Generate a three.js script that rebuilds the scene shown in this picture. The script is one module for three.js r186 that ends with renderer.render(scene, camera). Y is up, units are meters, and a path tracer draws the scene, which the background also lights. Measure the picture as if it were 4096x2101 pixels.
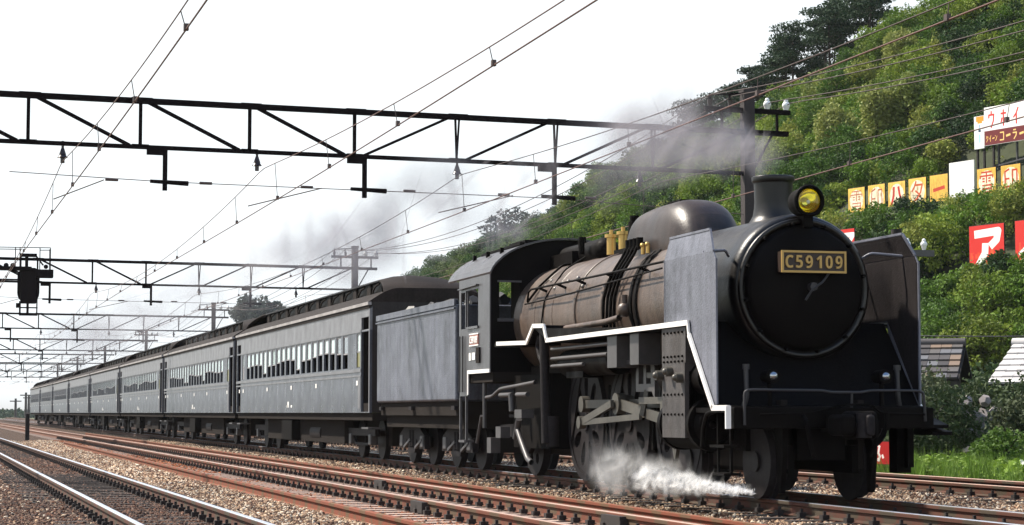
import * as THREE from 'three';
import { mergeGeometries, toCreasedNormals } from 'three/addons/utils/BufferGeometryUtils.js';
import { RoundedBoxGeometry } from 'three/addons/geometries/RoundedBoxGeometry.js';
import { TextGeometry } from 'three/addons/geometries/TextGeometry.js';
import { FontLoader } from 'three/addons/loaders/FontLoader.js';

// ---------------------------------------------------------------- camera, sky, sun, exposure
const scene = new THREE.Scene();
const camera = new THREE.PerspectiveCamera(14.43, 1024 / 525, 0.5, 3000);
camera.position.set(0, 1, 0);
{
  const yaw = THREE.MathUtils.degToRad(15.437), pitch = THREE.MathUtils.degToRad(4.145);
  camera.lookAt(Math.sin(yaw) * Math.cos(pitch), 1 + Math.sin(pitch), -Math.cos(yaw) * Math.cos(pitch));
}
const renderer = new THREE.WebGLRenderer({ antialias: true });
renderer.toneMapping = THREE.LinearToneMapping;
renderer.toneMappingExposure = 1.75;
renderer.shadowMap.enabled = true;

{ // hazy summer sky: white round the horizon, pale blue overhead
  const w = 256, h = 128, d = new Float32Array(w * h * 4);
  const lerp = (a, b, t) => a + (b - a) * t;
  for (let j = 0; j < h; j++) for (let i = 0; i < w; i++) {
    const el = ((j + 0.5) / h - 0.5) * 180, k = (j * w + i) * 4;
    const t = Math.min(1, Math.max(0, (el - 6) / 42)), s = t * t * (3 - 2 * t);
    const g = el < 0 ? [0.3, 0.27, 0.25] : [lerp(0.66, 0.11, s), lerp(0.7, 0.2, s), lerp(0.72, 0.38, s)];
    d[k] = g[0]; d[k + 1] = g[1]; d[k + 2] = g[2]; d[k + 3] = 1;
  }
  const sky = new THREE.DataTexture(d, w, h, THREE.RGBAFormat, THREE.FloatType);
  sky.mapping = THREE.EquirectangularReflectionMapping;
  sky.magFilter = sky.minFilter = THREE.LinearFilter; sky.needsUpdate = true;
  scene.background = sky; scene.environment = sky;
  scene.backgroundIntensity = 1; scene.environmentIntensity = 1;
}
const sun = new THREE.DirectionalLight(new THREE.Color(1, 0.92, 0.8), 5.0);
sun.position.set(-0.62 * 80, 1.0 * 80, -0.58 * 80 - 60);
sun.target.position.set(0, 0, -60); scene.add(sun); scene.add(sun.target);
sun.castShadow = true; sun.shadow.radius = 4; sun.shadow.mapSize.set(4096, 4096);
Object.assign(sun.shadow.camera, { left: -130, right: 130, top: 130, bottom: -130, near: 1, far: 400 });
scene.fog = new THREE.FogExp2(new THREE.Color(0.93, 0.96, 1.0), 0.00011);

// ---------------------------------------------------------------- helpers
let seed = 7;
const rnd = () => { seed |= 0; seed = seed + 0x6D2B79F5 | 0; let t = Math.imul(seed ^ seed >>> 15, 1 | seed); t = t + Math.imul(t ^ t >>> 7, 61 | t) ^ t; return ((t ^ t >>> 14) >>> 0) / 4294967296; };
const rr = (a, b) => a + (b - a) * rnd();
const V = (x, y, z) => new THREE.Vector3(x, y, z);
const used = {};
const numbered = n => { const k = used[n] = (used[n] ?? -1) + 1; return k ? `${n}_${String(k).padStart(3, '0')}` : n; };
const ORI = new Map();
function thing(name, label, category, pos = [0, 0, 0], o = {}) {
  const g = new THREE.Group(); g.name = numbered(name); g.position.set(...pos); g.rotation.y = o.turn || 0;
  g.userData = { label, category }; if (o.group) g.userData.group = o.group;
  scene.add(g); ORI.set(g, o.world ? V(...pos) : V(0, 0, 0)); return g;
}
function prep(g) { // flat list of triangles with uv in metres by the main direction of each face
  g = g.index ? g.toNonIndexed() : g;
  const p = g.attributes.position; if (!g.attributes.normal) g.computeVertexNormals();
  const uv = new Float32Array(p.count * 2), a = V(0, 0, 0), b = V(0, 0, 0), c = V(0, 0, 0);
  for (let i = 0; i < p.count; i += 3) {
    a.fromBufferAttribute(p, i); b.fromBufferAttribute(p, i + 1).sub(a); c.fromBufferAttribute(p, i + 2).sub(a); b.cross(c);
    const x = Math.abs(b.x), y = Math.abs(b.y), z = Math.abs(b.z);
    for (let k = 0; k < 3; k++) {
      const px = p.getX(i + k), py = p.getY(i + k), pz = p.getZ(i + k), o = (i + k) * 2;
      if (x >= y && x >= z) { uv[o] = pz; uv[o + 1] = py; } else if (y >= z) { uv[o] = pz; uv[o + 1] = px; } else { uv[o] = px; uv[o + 1] = py; }
    }
  }
  const q = new THREE.BufferGeometry();
  q.setAttribute('position', p.clone ? p : p); q.setAttribute('normal', g.attributes.normal); q.setAttribute('uv', new THREE.BufferAttribute(uv, 2));
  return q;
}
const join = gs => { gs = (Array.isArray(gs) ? gs : [gs]).flat(9).map(prep); return gs.length > 1 ? mergeGeometries(gs) : gs[0]; };
function part(name, gs, mat, parent, ud) {
  const g = join(gs), o = ORI.get(parent) || V(0, 0, 0); g.translate(-o.x, -o.y, -o.z);
  const m = new THREE.Mesh(g, mat); m.name = name; m.castShadow = m.receiveShadow = true; parent.add(m); ORI.set(m, o);
  if (ud) m.userData = ud; return m;
}
const parts = (name, list, m, parent) => list.map(g => part(name, g, m, parent));
function solo(name, gs, mat, ud) { const m = new THREE.Mesh(join(gs), mat); m.name = numbered(name); m.castShadow = m.receiveShadow = true; m.userData = ud; scene.add(m); return m; }
const box = (x0, x1, y0, y1, z0, z1) => new THREE.BoxGeometry(Math.abs(x1 - x0), Math.abs(y1 - y0), Math.abs(z1 - z0)).translate((x0 + x1) / 2, (y0 + y1) / 2, (z0 + z1) / 2);
const rbox = (x0, x1, y0, y1, z0, z1, r = 0.03) => new RoundedBoxGeometry(Math.abs(x1 - x0), Math.abs(y1 - y0), Math.abs(z1 - z0), 2, r).translate((x0 + x1) / 2, (y0 + y1) / 2, (z0 + z1) / 2);
const cylY = (r0, r1, y0, y1, x, z, n = 16) => new THREE.CylinderGeometry(r1, r0, y1 - y0, n).translate(x, (y0 + y1) / 2, z);
const cylZ = (r, z0, z1, x, y, n = 20, r2 = r) => new THREE.CylinderGeometry(r2, r, z1 - z0, n).rotateX(Math.PI / 2).translate(x, y, (z0 + z1) / 2); // r at z0, r2 at z1
const cylX = (r, x0, x1, y, z, n = 20) => new THREE.CylinderGeometry(r, r, x1 - x0, n).rotateZ(Math.PI / 2).translate((x0 + x1) / 2, y, z);
function bar(p, q, w, h = w) { // square bar from p to q
  const a = V(...p), b = V(...q), l = a.distanceTo(b), g = new THREE.BoxGeometry(w, h, l);
  const m = new THREE.Matrix4().lookAt(a, b, Math.abs(b.y - a.y) > 0.98 * l ? V(1, 0, 0) : V(0, 1, 0)); m.setPosition((a.x + b.x) / 2, (a.y + b.y) / 2, (a.z + b.z) / 2);
  return g.applyMatrix4(m);
}
function rod(p, q, r, n = 8, r2 = r) { const a = V(...p), b = V(...q), l = a.distanceTo(b), g = new THREE.CylinderGeometry(r2, r, l, n); g.applyQuaternion(new THREE.Quaternion().setFromUnitVectors(V(0, 1, 0), b.clone().sub(a).normalize())); return g.translate((a.x + b.x) / 2, (a.y + b.y) / 2, (a.z + b.z) / 2); }
const tube = (pts, r, seg = 24, n = 7) => new THREE.TubeGeometry(new THREE.CatmullRomCurve3(pts.map(p => V(...p)), false, 'catmullrom', 0.2), seg, r, n);
const shapeOf = (pts, holes = []) => { const s = new THREE.Shape(pts.map(p => new THREE.Vector2(...p))); for (const h of holes) s.holes.push(new THREE.Path(h.map(p => new THREE.Vector2(...p)))); return s; };
const ZY = new THREE.Matrix4().makeBasis(V(0, 0, 1), V(0, 1, 0), V(-1, 0, 0));
const prismX = (pts, xa, xb, holes) => new THREE.ExtrudeGeometry(shapeOf(pts, holes), { depth: xb - xa, bevelEnabled: false, curveSegments: 10 }).applyMatrix4(ZY).translate(xb, 0, 0); // pts are (z, y)
const prismZ = (pts, za, zb, holes) => new THREE.ExtrudeGeometry(shapeOf(pts, holes), { depth: zb - za, bevelEnabled: false }).translate(0, 0, za); // pts are (x, y)
const sphere = (r, x, y, z, n = 12) => new THREE.SphereGeometry(r, n, Math.ceil(n * 0.7)).translate(x, y, z);
const lathe = (pts, n = 40) => new THREE.LatheGeometry(pts.map(p => new THREE.Vector2(...p)), n);
const rect = (u0, u1, v0, v1) => [[u0, v0], [u1, v0], [u1, v1], [u0, v1]];

// ---------------------------------------------------------------- textures
const hash = (x, y, s) => { let h = Math.imul(x, 374761393) + Math.imul(y, 668265263) + Math.imul(s, 974634777) | 0; h = Math.imul(h ^ h >>> 13, 1274126177); return ((h ^ h >>> 16) >>> 0) / 4294967296; };
function vn(x, y, px, py, s) { const xi = Math.floor(x), yi = Math.floor(y), fx = x - xi, fy = y - yi, u = fx * fx * (3 - 2 * fx), v = fy * fy * (3 - 2 * fy), m = (a, n) => ((a % n) + n) % n;
  const a = hash(m(xi, px), m(yi, py), s), b = hash(m(xi + 1, px), m(yi, py), s), c = hash(m(xi, px), m(yi + 1, py), s), d = hash(m(xi + 1, px), m(yi + 1, py), s);
  return a + (b - a) * u + (c - a) * v + (a - b - c + d) * u * v; }
function fbm(u, v, nx, ny, oct, s) { let t = 0, a = 0.5, w = 0; for (let o = 0; o < oct; o++) { t += a * vn(u * nx, v * ny, nx, ny, s + o); w += a; a *= 0.55; nx *= 2; ny *= 2; } return t / w; }
function tex(n, size, fn, data = false) { // fn(u, v) gives a grey or a linear colour; size in metres
  const d = new Uint8Array(n * n * 4), enc = c => data ? c : (c <= 0.0031308 ? c * 12.92 : 1.055 * Math.pow(c, 1 / 2.4) - 0.055);
  for (let j = 0; j < n; j++) for (let i = 0; i < n; i++) { let c = fn(i / n, j / n); if (typeof c === 'number') c = [c, c, c]; for (let k = 0; k < 3; k++) d[(j * n + i) * 4 + k] = 255 * enc(Math.min(1, Math.max(0, c[k]))); d[(j * n + i) * 4 + 3] = 255; }
  const t = new THREE.DataTexture(d, n, n); t.wrapS = t.wrapT = THREE.RepeatWrapping; t.magFilter = t.minFilter = THREE.LinearFilter; t.generateMipmaps = false;
  if (!data) t.colorSpace = THREE.SRGBColorSpace; t.repeat.set(1 / (size[0] ?? size), 1 / (size[1] ?? size)); t.needsUpdate = true; return t;
}
const clamp = (x, a = 0, b = 1) => Math.min(b, Math.max(a, x)), sm = (a, b, x) => { x = clamp((x - a) / (b - a)); return x * x * (3 - 2 * x); };
const T = {
  grime: tex(512, 2.3, (u, v) => { const a = fbm(u, v, 4, 4, 5, 1), b = fbm(u, v, 40, 40, 2, 9); const k = 0.72 + 0.5 * (a - 0.5) + 0.22 * (b - 0.5); return [k, k * 0.98, k * 0.96]; }),
  streak: tex(512, [3.1, 2.6], (u, v) => { const a = fbm(u, v, 46, 2, 3, 21), b = fbm(u, v, 5, 4, 4, 33), c = fbm(u, v, 90, 70, 2, 5); const k = 0.7 + 0.34 * (a - 0.5) + 0.4 * (b - 0.5) + 0.18 * (c - 0.5); return [k, k, k * 1.0]; }),
  mottle: tex(512, [2.9, 2.4], (u, v) => { const a = fbm(u, v, 26, 2, 3, 121), b = fbm(u, v, 4, 3, 5, 133), c = fbm(u, v, 120, 100, 2, 105), d = sm(0.55, 0.75, fbm(u, v, 7, 5, 4, 141)); const k = 0.66 + 0.42 * (a - 0.5) + 0.55 * (b - 0.5) + 0.3 * (c - 0.5) - 0.16 * d; return [k, k, k * 1.02]; }),
  soot: tex(512, [2.7, 2.2], (u, v) => { const a = fbm(u, v, 3, 3, 6, 151), b = fbm(u, v, 34, 2, 3, 163), c = fbm(u, v, 70, 70, 2, 165), d = sm(0.5, 0.72, fbm(u, v, 9, 6, 4, 171)); const k = 0.7 + 0.8 * (a - 0.5) + 0.45 * (b - 0.5) + 0.3 * (c - 0.5) - 0.2 * d; return [k, k * (0.97 - 0.06 * d), k * (0.93 - 0.1 * d)]; }),
  dust: tex(512, 1.9, (u, v) => { const a = fbm(u, v, 3, 3, 5, 51), b = fbm(u, v, 60, 60, 2, 59), c = fbm(u, v, 30, 2, 3, 61); const k = 0.66 + 0.5 * (a - 0.5) + 0.3 * (b - 0.5) + 0.3 * (c - 0.5); return [k, k * 0.95, k * 0.9]; }),
  rust: tex(256, 0.9, (u, v) => { const a = fbm(u, v, 5, 5, 5, 71), b = sm(0.4, 0.65, a); return [0.65 + 0.35 * b, 0.55 + 0.3 * (1 - b) + 0.1 * a, 0.5 + 0.3 * (1 - b)]; }),
  wood: tex(256, [1.4, 0.5], (u, v) => { const a = fbm(u, v, 2, 40, 4, 81), b = fbm(u, v, 6, 6, 3, 83); return 0.55 + 0.6 * (a - 0.5) + 0.4 * (b - 0.5); }),
  rough: tex(256, 1.3, (u, v) => 0.75 + 0.5 * (fbm(u, v, 5, 5, 5, 91) - 0.5), true),
  fine: tex(256, 0.35, (u, v) => fbm(u, v, 24, 24, 3, 95), true),
};
{ // ballast: packed stones, colour and relief
  const pts = []; const N = 34; for (let j = 0; j < N; j++) for (let i = 0; i < N; i++) pts.push([(i + 0.15 + 0.7 * hash(i, j, 3)) / N, (j + 0.15 + 0.7 * hash(i, j, 4)) / N, hash(i, j, 5)]);
  const cell = (u, v) => { const ci = Math.floor(u * N), cj = Math.floor(v * N); let d1 = 9, d2 = 9, id = 0; for (let a = -1; a <= 1; a++) for (let b = -1; b <= 1; b++) { const i = ((ci + a) % N + N) % N, j = ((cj + b) % N + N) % N, p = pts[j * N + i]; let dx = Math.abs(p[0] - u), dy = Math.abs(p[1] - v); dx = Math.min(dx, 1 - dx); dy = Math.min(dy, 1 - dy); const d = Math.hypot(dx, dy) * N; if (d < d1) { d2 = d1; d1 = d; id = p[2]; } else if (d < d2) d2 = d; } return [d1, d2, id]; };
  T.ballast = tex(1024, 2.2, (u, v) => { const [, , id] = cell(u, v); const n = fbm(u, v, 6, 6, 4, 7), k = (0.55 + 0.75 * (id - 0.5)) * (0.8 + 0.5 * (n - 0.4)); return [k, k * (0.84 - 0.1 * id), k * (0.68 - 0.14 * id)]; });
  T.ballastBump = tex(1024, 2.2, (u, v) => { const [a, b] = cell(u, v); return clamp((b - a) * 1.3) * 0.8 + 0.2 * fbm(u, v, 60, 60, 2, 8); }, true);
}
const M = (o) => new THREE.MeshStandardMaterial(o);
const soot = o => new THREE.MeshPhysicalMaterial({ ...o, specularIntensity: 0.16 });
const col = (r, g, b) => new THREE.Color().setRGB(r, g, b);
const bump = (m, b, t = T.fine) => { m.bumpMap = t; m.bumpScale = b; return m; };
const mat = {
  black: bump(soot({ color: col(0.0045, 0.003, 0.0025), map: T.grime, roughness: 0.8, roughnessMap: T.rough }), 0.002),
  under: soot({ color: col(0.0075, 0.006, 0.0055), map: T.dust, roughness: 0.8 }),
  smokebox: bump(M({ color: col(0.006, 0.0042, 0.0036), map: T.grime, roughness: 0.5, roughnessMap: T.rough }), 0.0015),
  boiler: bump(M({ color: col(0.128, 0.092, 0.074), map: T.soot, roughness: 0.55, roughnessMap: T.rough }), 0.003),
  dome: bump(M({ color: col(0.048, 0.034, 0.029), map: T.soot, roughness: 0.52, roughnessMap: T.rough }), 0.0015),
  deflector: bump(M({ color: col(0.215, 0.222, 0.265), map: T.mottle, roughness: 0.5, roughnessMap: T.rough }), 0.003),  // sun sheen and dust both put into this grey
  shadedInner: bump(soot({ color: col(0.032, 0.028, 0.03), map: T.dust, roughness: 0.95 }), 0.003),  // inner side of the deflectors, its shade put into the colour
  cab: bump(M({ color: col(0.1, 0.098, 0.108), map: T.grime, roughness: 0.42, roughnessMap: T.rough }), 0.002),
  tender: bump(M({ color: col(0.17, 0.182, 0.226), map: T.mottle, roughness: 0.5, roughnessMap: T.rough }), 0.005),
  coach: bump(M({ color: col(0.112, 0.121, 0.15), map: T.mottle, roughness: 0.4, roughnessMap: T.rough }), 0.002),
  coachTop: bump(M({ color: col(0.235, 0.24, 0.264), map: T.grime, roughness: 0.5, roughnessMap: T.rough }), 0.002),
  coachRoof: soot({ color: col(0.042, 0.035, 0.033), map: T.dust, roughness: 0.7 }),
  monitor: soot({ color: col(0.012, 0.011, 0.011), map: T.grime, roughness: 0.5 }),
  cornice: M({ color: col(0.42, 0.4, 0.4), map: T.grime, roughness: 0.55 }),
  shadedEnd: M({ color: col(0.04, 0.034, 0.033), map: T.dust, roughness: 0.85 }),  // darker than the coach sides, end shade put into the colour
  inside: soot({ color: col(0.024, 0.02, 0.018), roughness: 0.95 }),
  blind: M({ color: col(0.86, 0.87, 0.86), roughness: 0.8 }),  // bright sheet added behind the glass, stands in for reflected sky
  pane: new THREE.MeshPhysicalMaterial({ color: col(0.95, 1, 0.99), transmission: 1, thickness: 0, roughness: 0.03, ior: 1.5 }),
  sash: M({ color: col(0.3, 0.29, 0.3), roughness: 0.5 }),
  white: M({ color: col(0.88, 0.86, 0.82), map: T.grime.clone(), roughness: 0.6 }),
  whitePlain: M({ color: col(0.9, 0.88, 0.84), roughness: 0.55 }),
  shadedPipe: M({ color: col(0.03, 0.028, 0.03), roughness: 0.5 }),  // darker copy of pipe, shade of the front put into the colour
  brass: M({ color: col(0.62, 0.4, 0.13), metalness: 0.75, roughness: 0.42 }),
  gold: M({ color: col(0.5, 0.32, 0.1), metalness: 0.3, roughness: 0.45 }),
  steel: M({ color: col(0.32, 0.3, 0.28), metalness: 0.5, roughness: 0.42, map: T.grime }),
  casing: bump(M({ color: col(0.075, 0.069, 0.07), map: T.soot, roughness: 0.6 }), 0.003),
  rodSteel: M({ color: col(0.135, 0.127, 0.11), metalness: 0.35, roughness: 0.45, map: T.grime }),
  wheel: soot({ color: col(0.034, 0.031, 0.034), roughness: 0.5, map: T.dust }),
  pipe: M({ color: col(0.095, 0.09, 0.093), roughness: 0.45, map: T.grime }),  // small running gear bits kept paler as painted highlights
  truck: soot({ color: col(0.036, 0.033, 0.036), roughness: 0.6, map: T.dust }),
  railHead: M({ color: col(0.8, 0.82, 0.9), metalness: 1, roughness: 0.3 }),
  railHeadBrown: M({ color: col(0.5, 0.34, 0.27), metalness: 0.6, roughness: 0.45 }),
  railSpare: M({ color: col(0.19, 0.072, 0.034), map: T.rust, roughness: 0.9 }),
  railRust: M({ color: col(0.085, 0.042, 0.025), map: T.rust, roughness: 0.85 }),
  railOrange: M({ color: col(0.14, 0.06, 0.032), map: T.rust, roughness: 0.85 }),
  sleeperWood: bump(M({ color: col(0.075, 0.055, 0.045), map: T.wood, roughness: 0.95 }), 0.01, T.wood),
  sleeperDark: bump(M({ color: col(0.03, 0.026, 0.024), map: T.wood, roughness: 0.9 }), 0.01, T.wood),
  sleeperPale: M({ color: col(0.55, 0.42, 0.36), map: T.dust, roughness: 0.9 }),
  clip: M({ color: col(0.022, 0.016, 0.014), roughness: 0.7 }),
  ballast: bump(M({ color: col(0.15, 0.095, 0.062), map: T.ballast, roughness: 0.95 }), 0.05, T.ballastBump),  // bed darker than its stones, gap shade put into the colour
  stone: M({ color: col(1, 1, 1), roughness: 0.9 }),
  truss: soot({ color: col(0.012, 0.008, 0.009), map: T.grime, roughness: 0.8 }),
  mast: M({ color: col(0.05, 0.04, 0.042), map: T.dust, roughness: 0.8 }),
  wire: M({ color: col(0.075, 0.05, 0.045), roughness: 0.6 }),
  wireCopper: M({ color: col(0.14, 0.065, 0.05), roughness: 0.5 }),
  porcelain: M({ color: col(0.9, 0.89, 0.87), roughness: 0.25 }),
  insulDark: M({ color: col(0.03, 0.018, 0.016), roughness: 0.3 }),
  poleWood: M({ color: col(0.035, 0.028, 0.026), map: T.wood, roughness: 0.9 }),
  trunk: M({ color: col(0.045, 0.034, 0.028), map: T.wood, roughness: 0.95 }),
  soil: M({ color: col(0.05, 0.062, 0.026), map: T.grime, roughness: 1 }),
  field: M({ color: col(0.11, 0.15, 0.06), map: T.grime, roughness: 1 }),
};
const leafMat = (r, g, b, t = 0.35) => new THREE.MeshPhysicalMaterial({ color: col(r, g, b), roughness: 0.8, transmission: t, thickness: 0, specularIntensity: 0.35, side: THREE.DoubleSide });

// ---------------------------------------------------------------- lettering
const font = await new FontLoader().loadAsync('fonts/droid/droid_sans_bold.typeface.json');
function letters(str, size, depth, sx = 1) { const g = new TextGeometry(str, { font, size, depth, curveSegments: 4, bevelEnabled: false }); g.computeBoundingBox(); const b = g.boundingBox; g.translate(-(b.min.x + b.max.x) / 2, -(b.min.y + b.max.y) / 2, 0); g.scale(sx, 1, 1); return g; }

// ---------------------------------------------------------------- steam locomotive
const XC = 9.9, NEAR = 8.6, FAR = 11.2;
{
  const L = thing('steam_locomotive', 'black steam locomotive with white edge stripes, smoke deflectors and brass C59109 number plate', 'locomotive', [XC, 0, -28], { world: true });
  const BY = 2.48;
  // boiler: lathe along z, profile (radius, z)
  const turned = (pts, n = 56) => lathe(pts.map(([r, z]) => [r, z]), n).rotateX(Math.PI / 2).translate(XC, BY, 0);
  part('smokebox', turned([[0.9, -25.2], [0.9, -22.98], [0.885, -22.9], [0.85, -22.85], [0.8, -22.84]]), mat.smokebox, L);
  const fr = part('smokebox_front', turned([[0.83, -22.86], [0.835, -22.81], [0.815, -22.79], [0.78, -22.79], [0.765, -22.82], [0.74, -22.82]]), mat.smokebox, L);
  const door = part('smokebox_door', turned([[0.76, -22.84], [0.735, -22.76], [0.69, -22.725], [0.55, -22.68], [0.36, -22.635], [0.15, -22.61], [0.0, -22.605]]), mat.black, L);
  { const c = []; for (let i = 0; i < 12; i++) { const a = i / 12 * Math.PI * 2 + 0.2; c.push(rod([XC + 0.77 * Math.cos(a), BY + 0.77 * Math.sin(a), -22.84], [XC + 0.77 * Math.cos(a), BY + 0.77 * Math.sin(a), -22.735], 0.022, 6)); } parts('door_clamp', c, mat.black, door); }
  part('door_handle', [rod([XC, BY, -22.62], [XC, BY, -22.5], 0.05), tube([[XC - 0.1, BY - 0.16, -22.53], [XC - 0.02, BY - 0.03, -22.5], [XC + 0.1, BY + 0.05, -22.5], [XC + 0.2, BY + 0.16, -22.53]], 0.014, 12, 6)], mat.shadedPipe, door);
  part('boiler_barrel', turned([[0.9, -32.5], [0.9, -30.4], [0.885, -29.6], [0.87, -25.2]]), mat.boiler, L);
  for (const z of [-25.25, -26.42, -26.62, -27.9, -29.2, -30.35, -31.3]) part('boiler_band', turned([[0.888, z - 0.045], [0.905, z - 0.04], [0.905, z + 0.04], [0.888, z + 0.045]]), z > -27 && z < -26 ? mat.black : mat.boiler, L);
  // smokebox saddle and everything dark between the deflectors
  part('smokebox_saddle', [box(XC - 0.7, XC + 0.7, 0.9, 1.9, -24.3, -23.25)], mat.black, L);
  part('front_apron', [prismX([[-23.3, 2.06], [-23.24, 2.09], [-22.42, 1.09], [-22.1, 1.07], [-22.1, 1.0], [-22.5, 1.0]], NEAR + 0.06, FAR - 0.06), box(NEAR + 0.1, FAR - 0.1, 1.0, 1.06, -24, -22.1)], mat.black, L);
  part('frame', [box(XC - 0.52, XC - 0.44, 0.35, 1.15, -33, -22.3), box(XC + 0.44, XC + 0.52, 0.35, 1.15, -33, -22.3), box(XC - 0.44, XC + 0.44, 0.5, 1.0, -32.8, -22.6), box(XC - 0.6, XC + 0.6, 1.0, 1.75, -32.5, -24.5)], mat.inside, L);
  part('ashpan', box(XC - 0.95, XC + 0.95, 0.45, 1.6, -32.3, -30.3), mat.under, L);
  // chimney
  { const g = lathe([[0.46, 3.2], [0.39, 3.28], [0.3, 3.34], [0.255, 3.42], [0.238, 3.52], [0.233, 3.6], [0.24, 3.82], [0.246, 3.835], [0.264, 3.845], [0.266, 3.9], [0.25, 3.912], [0.21, 3.9], [0.2, 3.5]]).translate(XC, 0, -23.72); part('chimney', g, mat.smokebox, L); }
  // dome casing over sand box and steam dome
  { const z0 = -28.2, z1 = -25.62, nu = 44, nv = 32, pos = [], idx = [];
    for (let i = 0; i <= nu; i++) for (let j = 0; j <= nv; j++) {
      const t = i / nu, z = z0 + (z1 - z0) * (0.5 - 0.5 * Math.cos(Math.PI * t)), b = z - z0, f = z1 - z;
      const kb = Math.pow(clamp(1 - Math.pow(1 - clamp(b / 0.4), 3)), 0.4), kf = Math.sqrt(clamp(1 - Math.pow(1 - clamp(f / 0.85), 2)));
      const k = Math.min(kb, kf), rear = 1 - 0.05 * sm(1.0, 0, b), th = Math.PI * j / nv, c = Math.cos(th), s = Math.sin(th);
      const hx = 0.53 * (0.35 + 0.65 * k) * rear, top = 3.05 + (0.845 * rear) * k; // upright flanks, round crown
      const x = hx * Math.sign(c) * Math.pow(Math.abs(c), 0.7), y = 3.0 + (top - 3.0) * Math.pow(s, 0.6); pos.push(XC + x * (k < 0.02 ? k / 0.02 : 1), y, z);
    }
    for (let i = 0; i < nu; i++) for (let j = 0; j < nv; j++) { const a = i * (nv + 1) + j, b = a + nv + 1; idx.push(a, a + 1, b, b, a + 1, b + 1); }
    const g = new THREE.BufferGeometry(); g.setAttribute('position', new THREE.Float32BufferAttribute(pos, 3)); g.setIndex(idx); g.computeVertexNormals();
    const d = part('dome', g, mat.dome, L);
    part('dome_lid', box(XC - 0.17, XC + 0.17, 3.88, 3.915, -27.1, -26.6), mat.black, d);
    part('dome_step', [bar([XC - 0.1, 3.5, -28.52], [XC - 0.35, 3.2, -28.52], 0.04), tube([[XC - 0.05, 3.85, -28.42], [XC - 0.12, 3.7, -28.55], [XC - 0.2, 3.4, -28.55]], 0.03)], mat.black, d);
    for (let k = 0; k < 4; k++) { const z = -27.35 + k * 0.16; part('sand_pipe', [tube([[XC - 0.57, 3.32, z], [XC - 0.68, 3.3, z], [XC - 0.74, 3.16, z - 0.04], [XC - 0.87, 2.9, z - 0.16], [XC - 0.925, 2.6, z - 0.3], [XC - 0.92, 2.3, z - 0.36], [XC - 0.9, 2.1, z - 0.38]], 0.024, 28, 6), cylY(0.05, 0.05, 3.24, 3.4, XC - 0.66, z, 8)], mat.black, L); }
    for (let k = 0; k < 2; k++) part('sand_valve', [sphere(0.035, XC - 0.71, 3.27, -26.62 + k * 0.2, 8), cylY(0.03, 0.03, 3.15, 3.27, XC - 0.7, -26.62 + k * 0.2, 8)], mat.brass, L);
  }
  // fittings on the firebox top
  part('safety_valve', [cylY(0.07, 0.07, 3.4, 3.7, XC - 0.06, -29.95), cylY(0.1, 0.1, 3.66, 3.71, XC - 0.06, -29.95), cylY(0.03, 0.03, 3.71, 3.78, XC - 0.06, -29.95)], mat.brass, L);
  part('safety_valve', [cylY(0.07, 0.07, 3.4, 3.72, XC + 0.02, -29.62), cylY(0.1, 0.1, 3.68, 3.73, XC + 0.02, -29.62), cylY(0.03, 0.03, 3.73, 3.8, XC + 0.02, -29.62)], mat.brass, L);
  part('whistle', [cylY(0.12, 0.11, 3.3, 3.62, XC + 0.06, -29.2), cylY(0.105, 0.09, 3.6, 3.84, XC + 0.06, -29.2), cylY(0.07, 0.07, 3.84, 3.93, XC + 0.06, -29.2), box(XC - 0.2, XC + 0.3, 3.3, 3.42, -29.4, -28.5)], mat.black, L);
  part('steam_turret', [cylZ(0.2, -32.3, -30.35, XC, 3.5), sphere(0.21, XC, 3.5, -30.4), box(XC - 0.3, XC + 0.3, 3.3, 3.55, -32.4, -31.2), cylY(0.07, 0.06, 3.55, 3.78, XC - 0.1, -31.3), cylY(0.06, 0.06, 3.55, 3.74, XC + 0.12, -30.8), rod([XC - 0.3, 3.45, -30.7], [XC - 0.3, 3.7, -30.7], 0.05)], mat.black, L);
  parts('steam_pipe', [tube([[XC - 0.2, 3.36, -31.4], [XC - 0.5, 3.3, -31.1], [XC - 0.78, 3.0, -31.35], [XC - 0.92, 2.75, -31.6]], 0.02, 20, 6), tube([[XC - 0.3, 3.4, -30.5], [XC - 0.6, 3.2, -30.6], [XC - 0.88, 2.75, -30.75], [XC - 0.93, 2.3, -30.8]], 0.014, 20, 6)], mat.black, L);
  for (const s of [-1, 1]) {
    const X = XC + s * 0.935;
    const h = part('handrail', [tube([[X, 2.75, -31.55], [X, 2.9, -31.48], [X, 2.935, -31.3], [X, 2.935, -28], [X, 2.94, -25.05]], 0.017, 40, 6)], mat.black, L);
    parts('handrail_post', [-30.9, -29.9, -28.9, -27.5, -26.1].map(z => rod([XC + s * 0.8, 2.88, z], [X, 2.935, z], 0.022, 6)), mat.black, h);
    part('boiler_pipe', tube([[X, 2.72, -31.7], [X, 2.74, -30], [X, 2.8, -27.5], [X, 2.86, -25.2]], 0.013, 30, 6), mat.black, L);
    part('running_board', [prismX([[-32.2, 2.05], [-30.26, 2.02], [-29.9, 2.26], [-29.33, 2.24], [-29.2, 2.02], [-23.24, 2.03], [-23.24, 2.08], [-29.24, 2.07], [-29.36, 2.29], [-29.93, 2.31], [-30.28, 2.08], [-32.2, 2.11]], s < 0 ? NEAR : FAR - 0.55, s < 0 ? NEAR + 0.55 : FAR)], mat.black, L);
    // white edge
    const xe = s < 0 ? NEAR - 0.012 : FAR + 0.012, e = [[-32.0, 2.10], [-30.27, 2.06], [-29.92, 2.30], [-29.34, 2.28], [-29.21, 2.06], [-23.24, 2.07]], w = 0.062;
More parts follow.
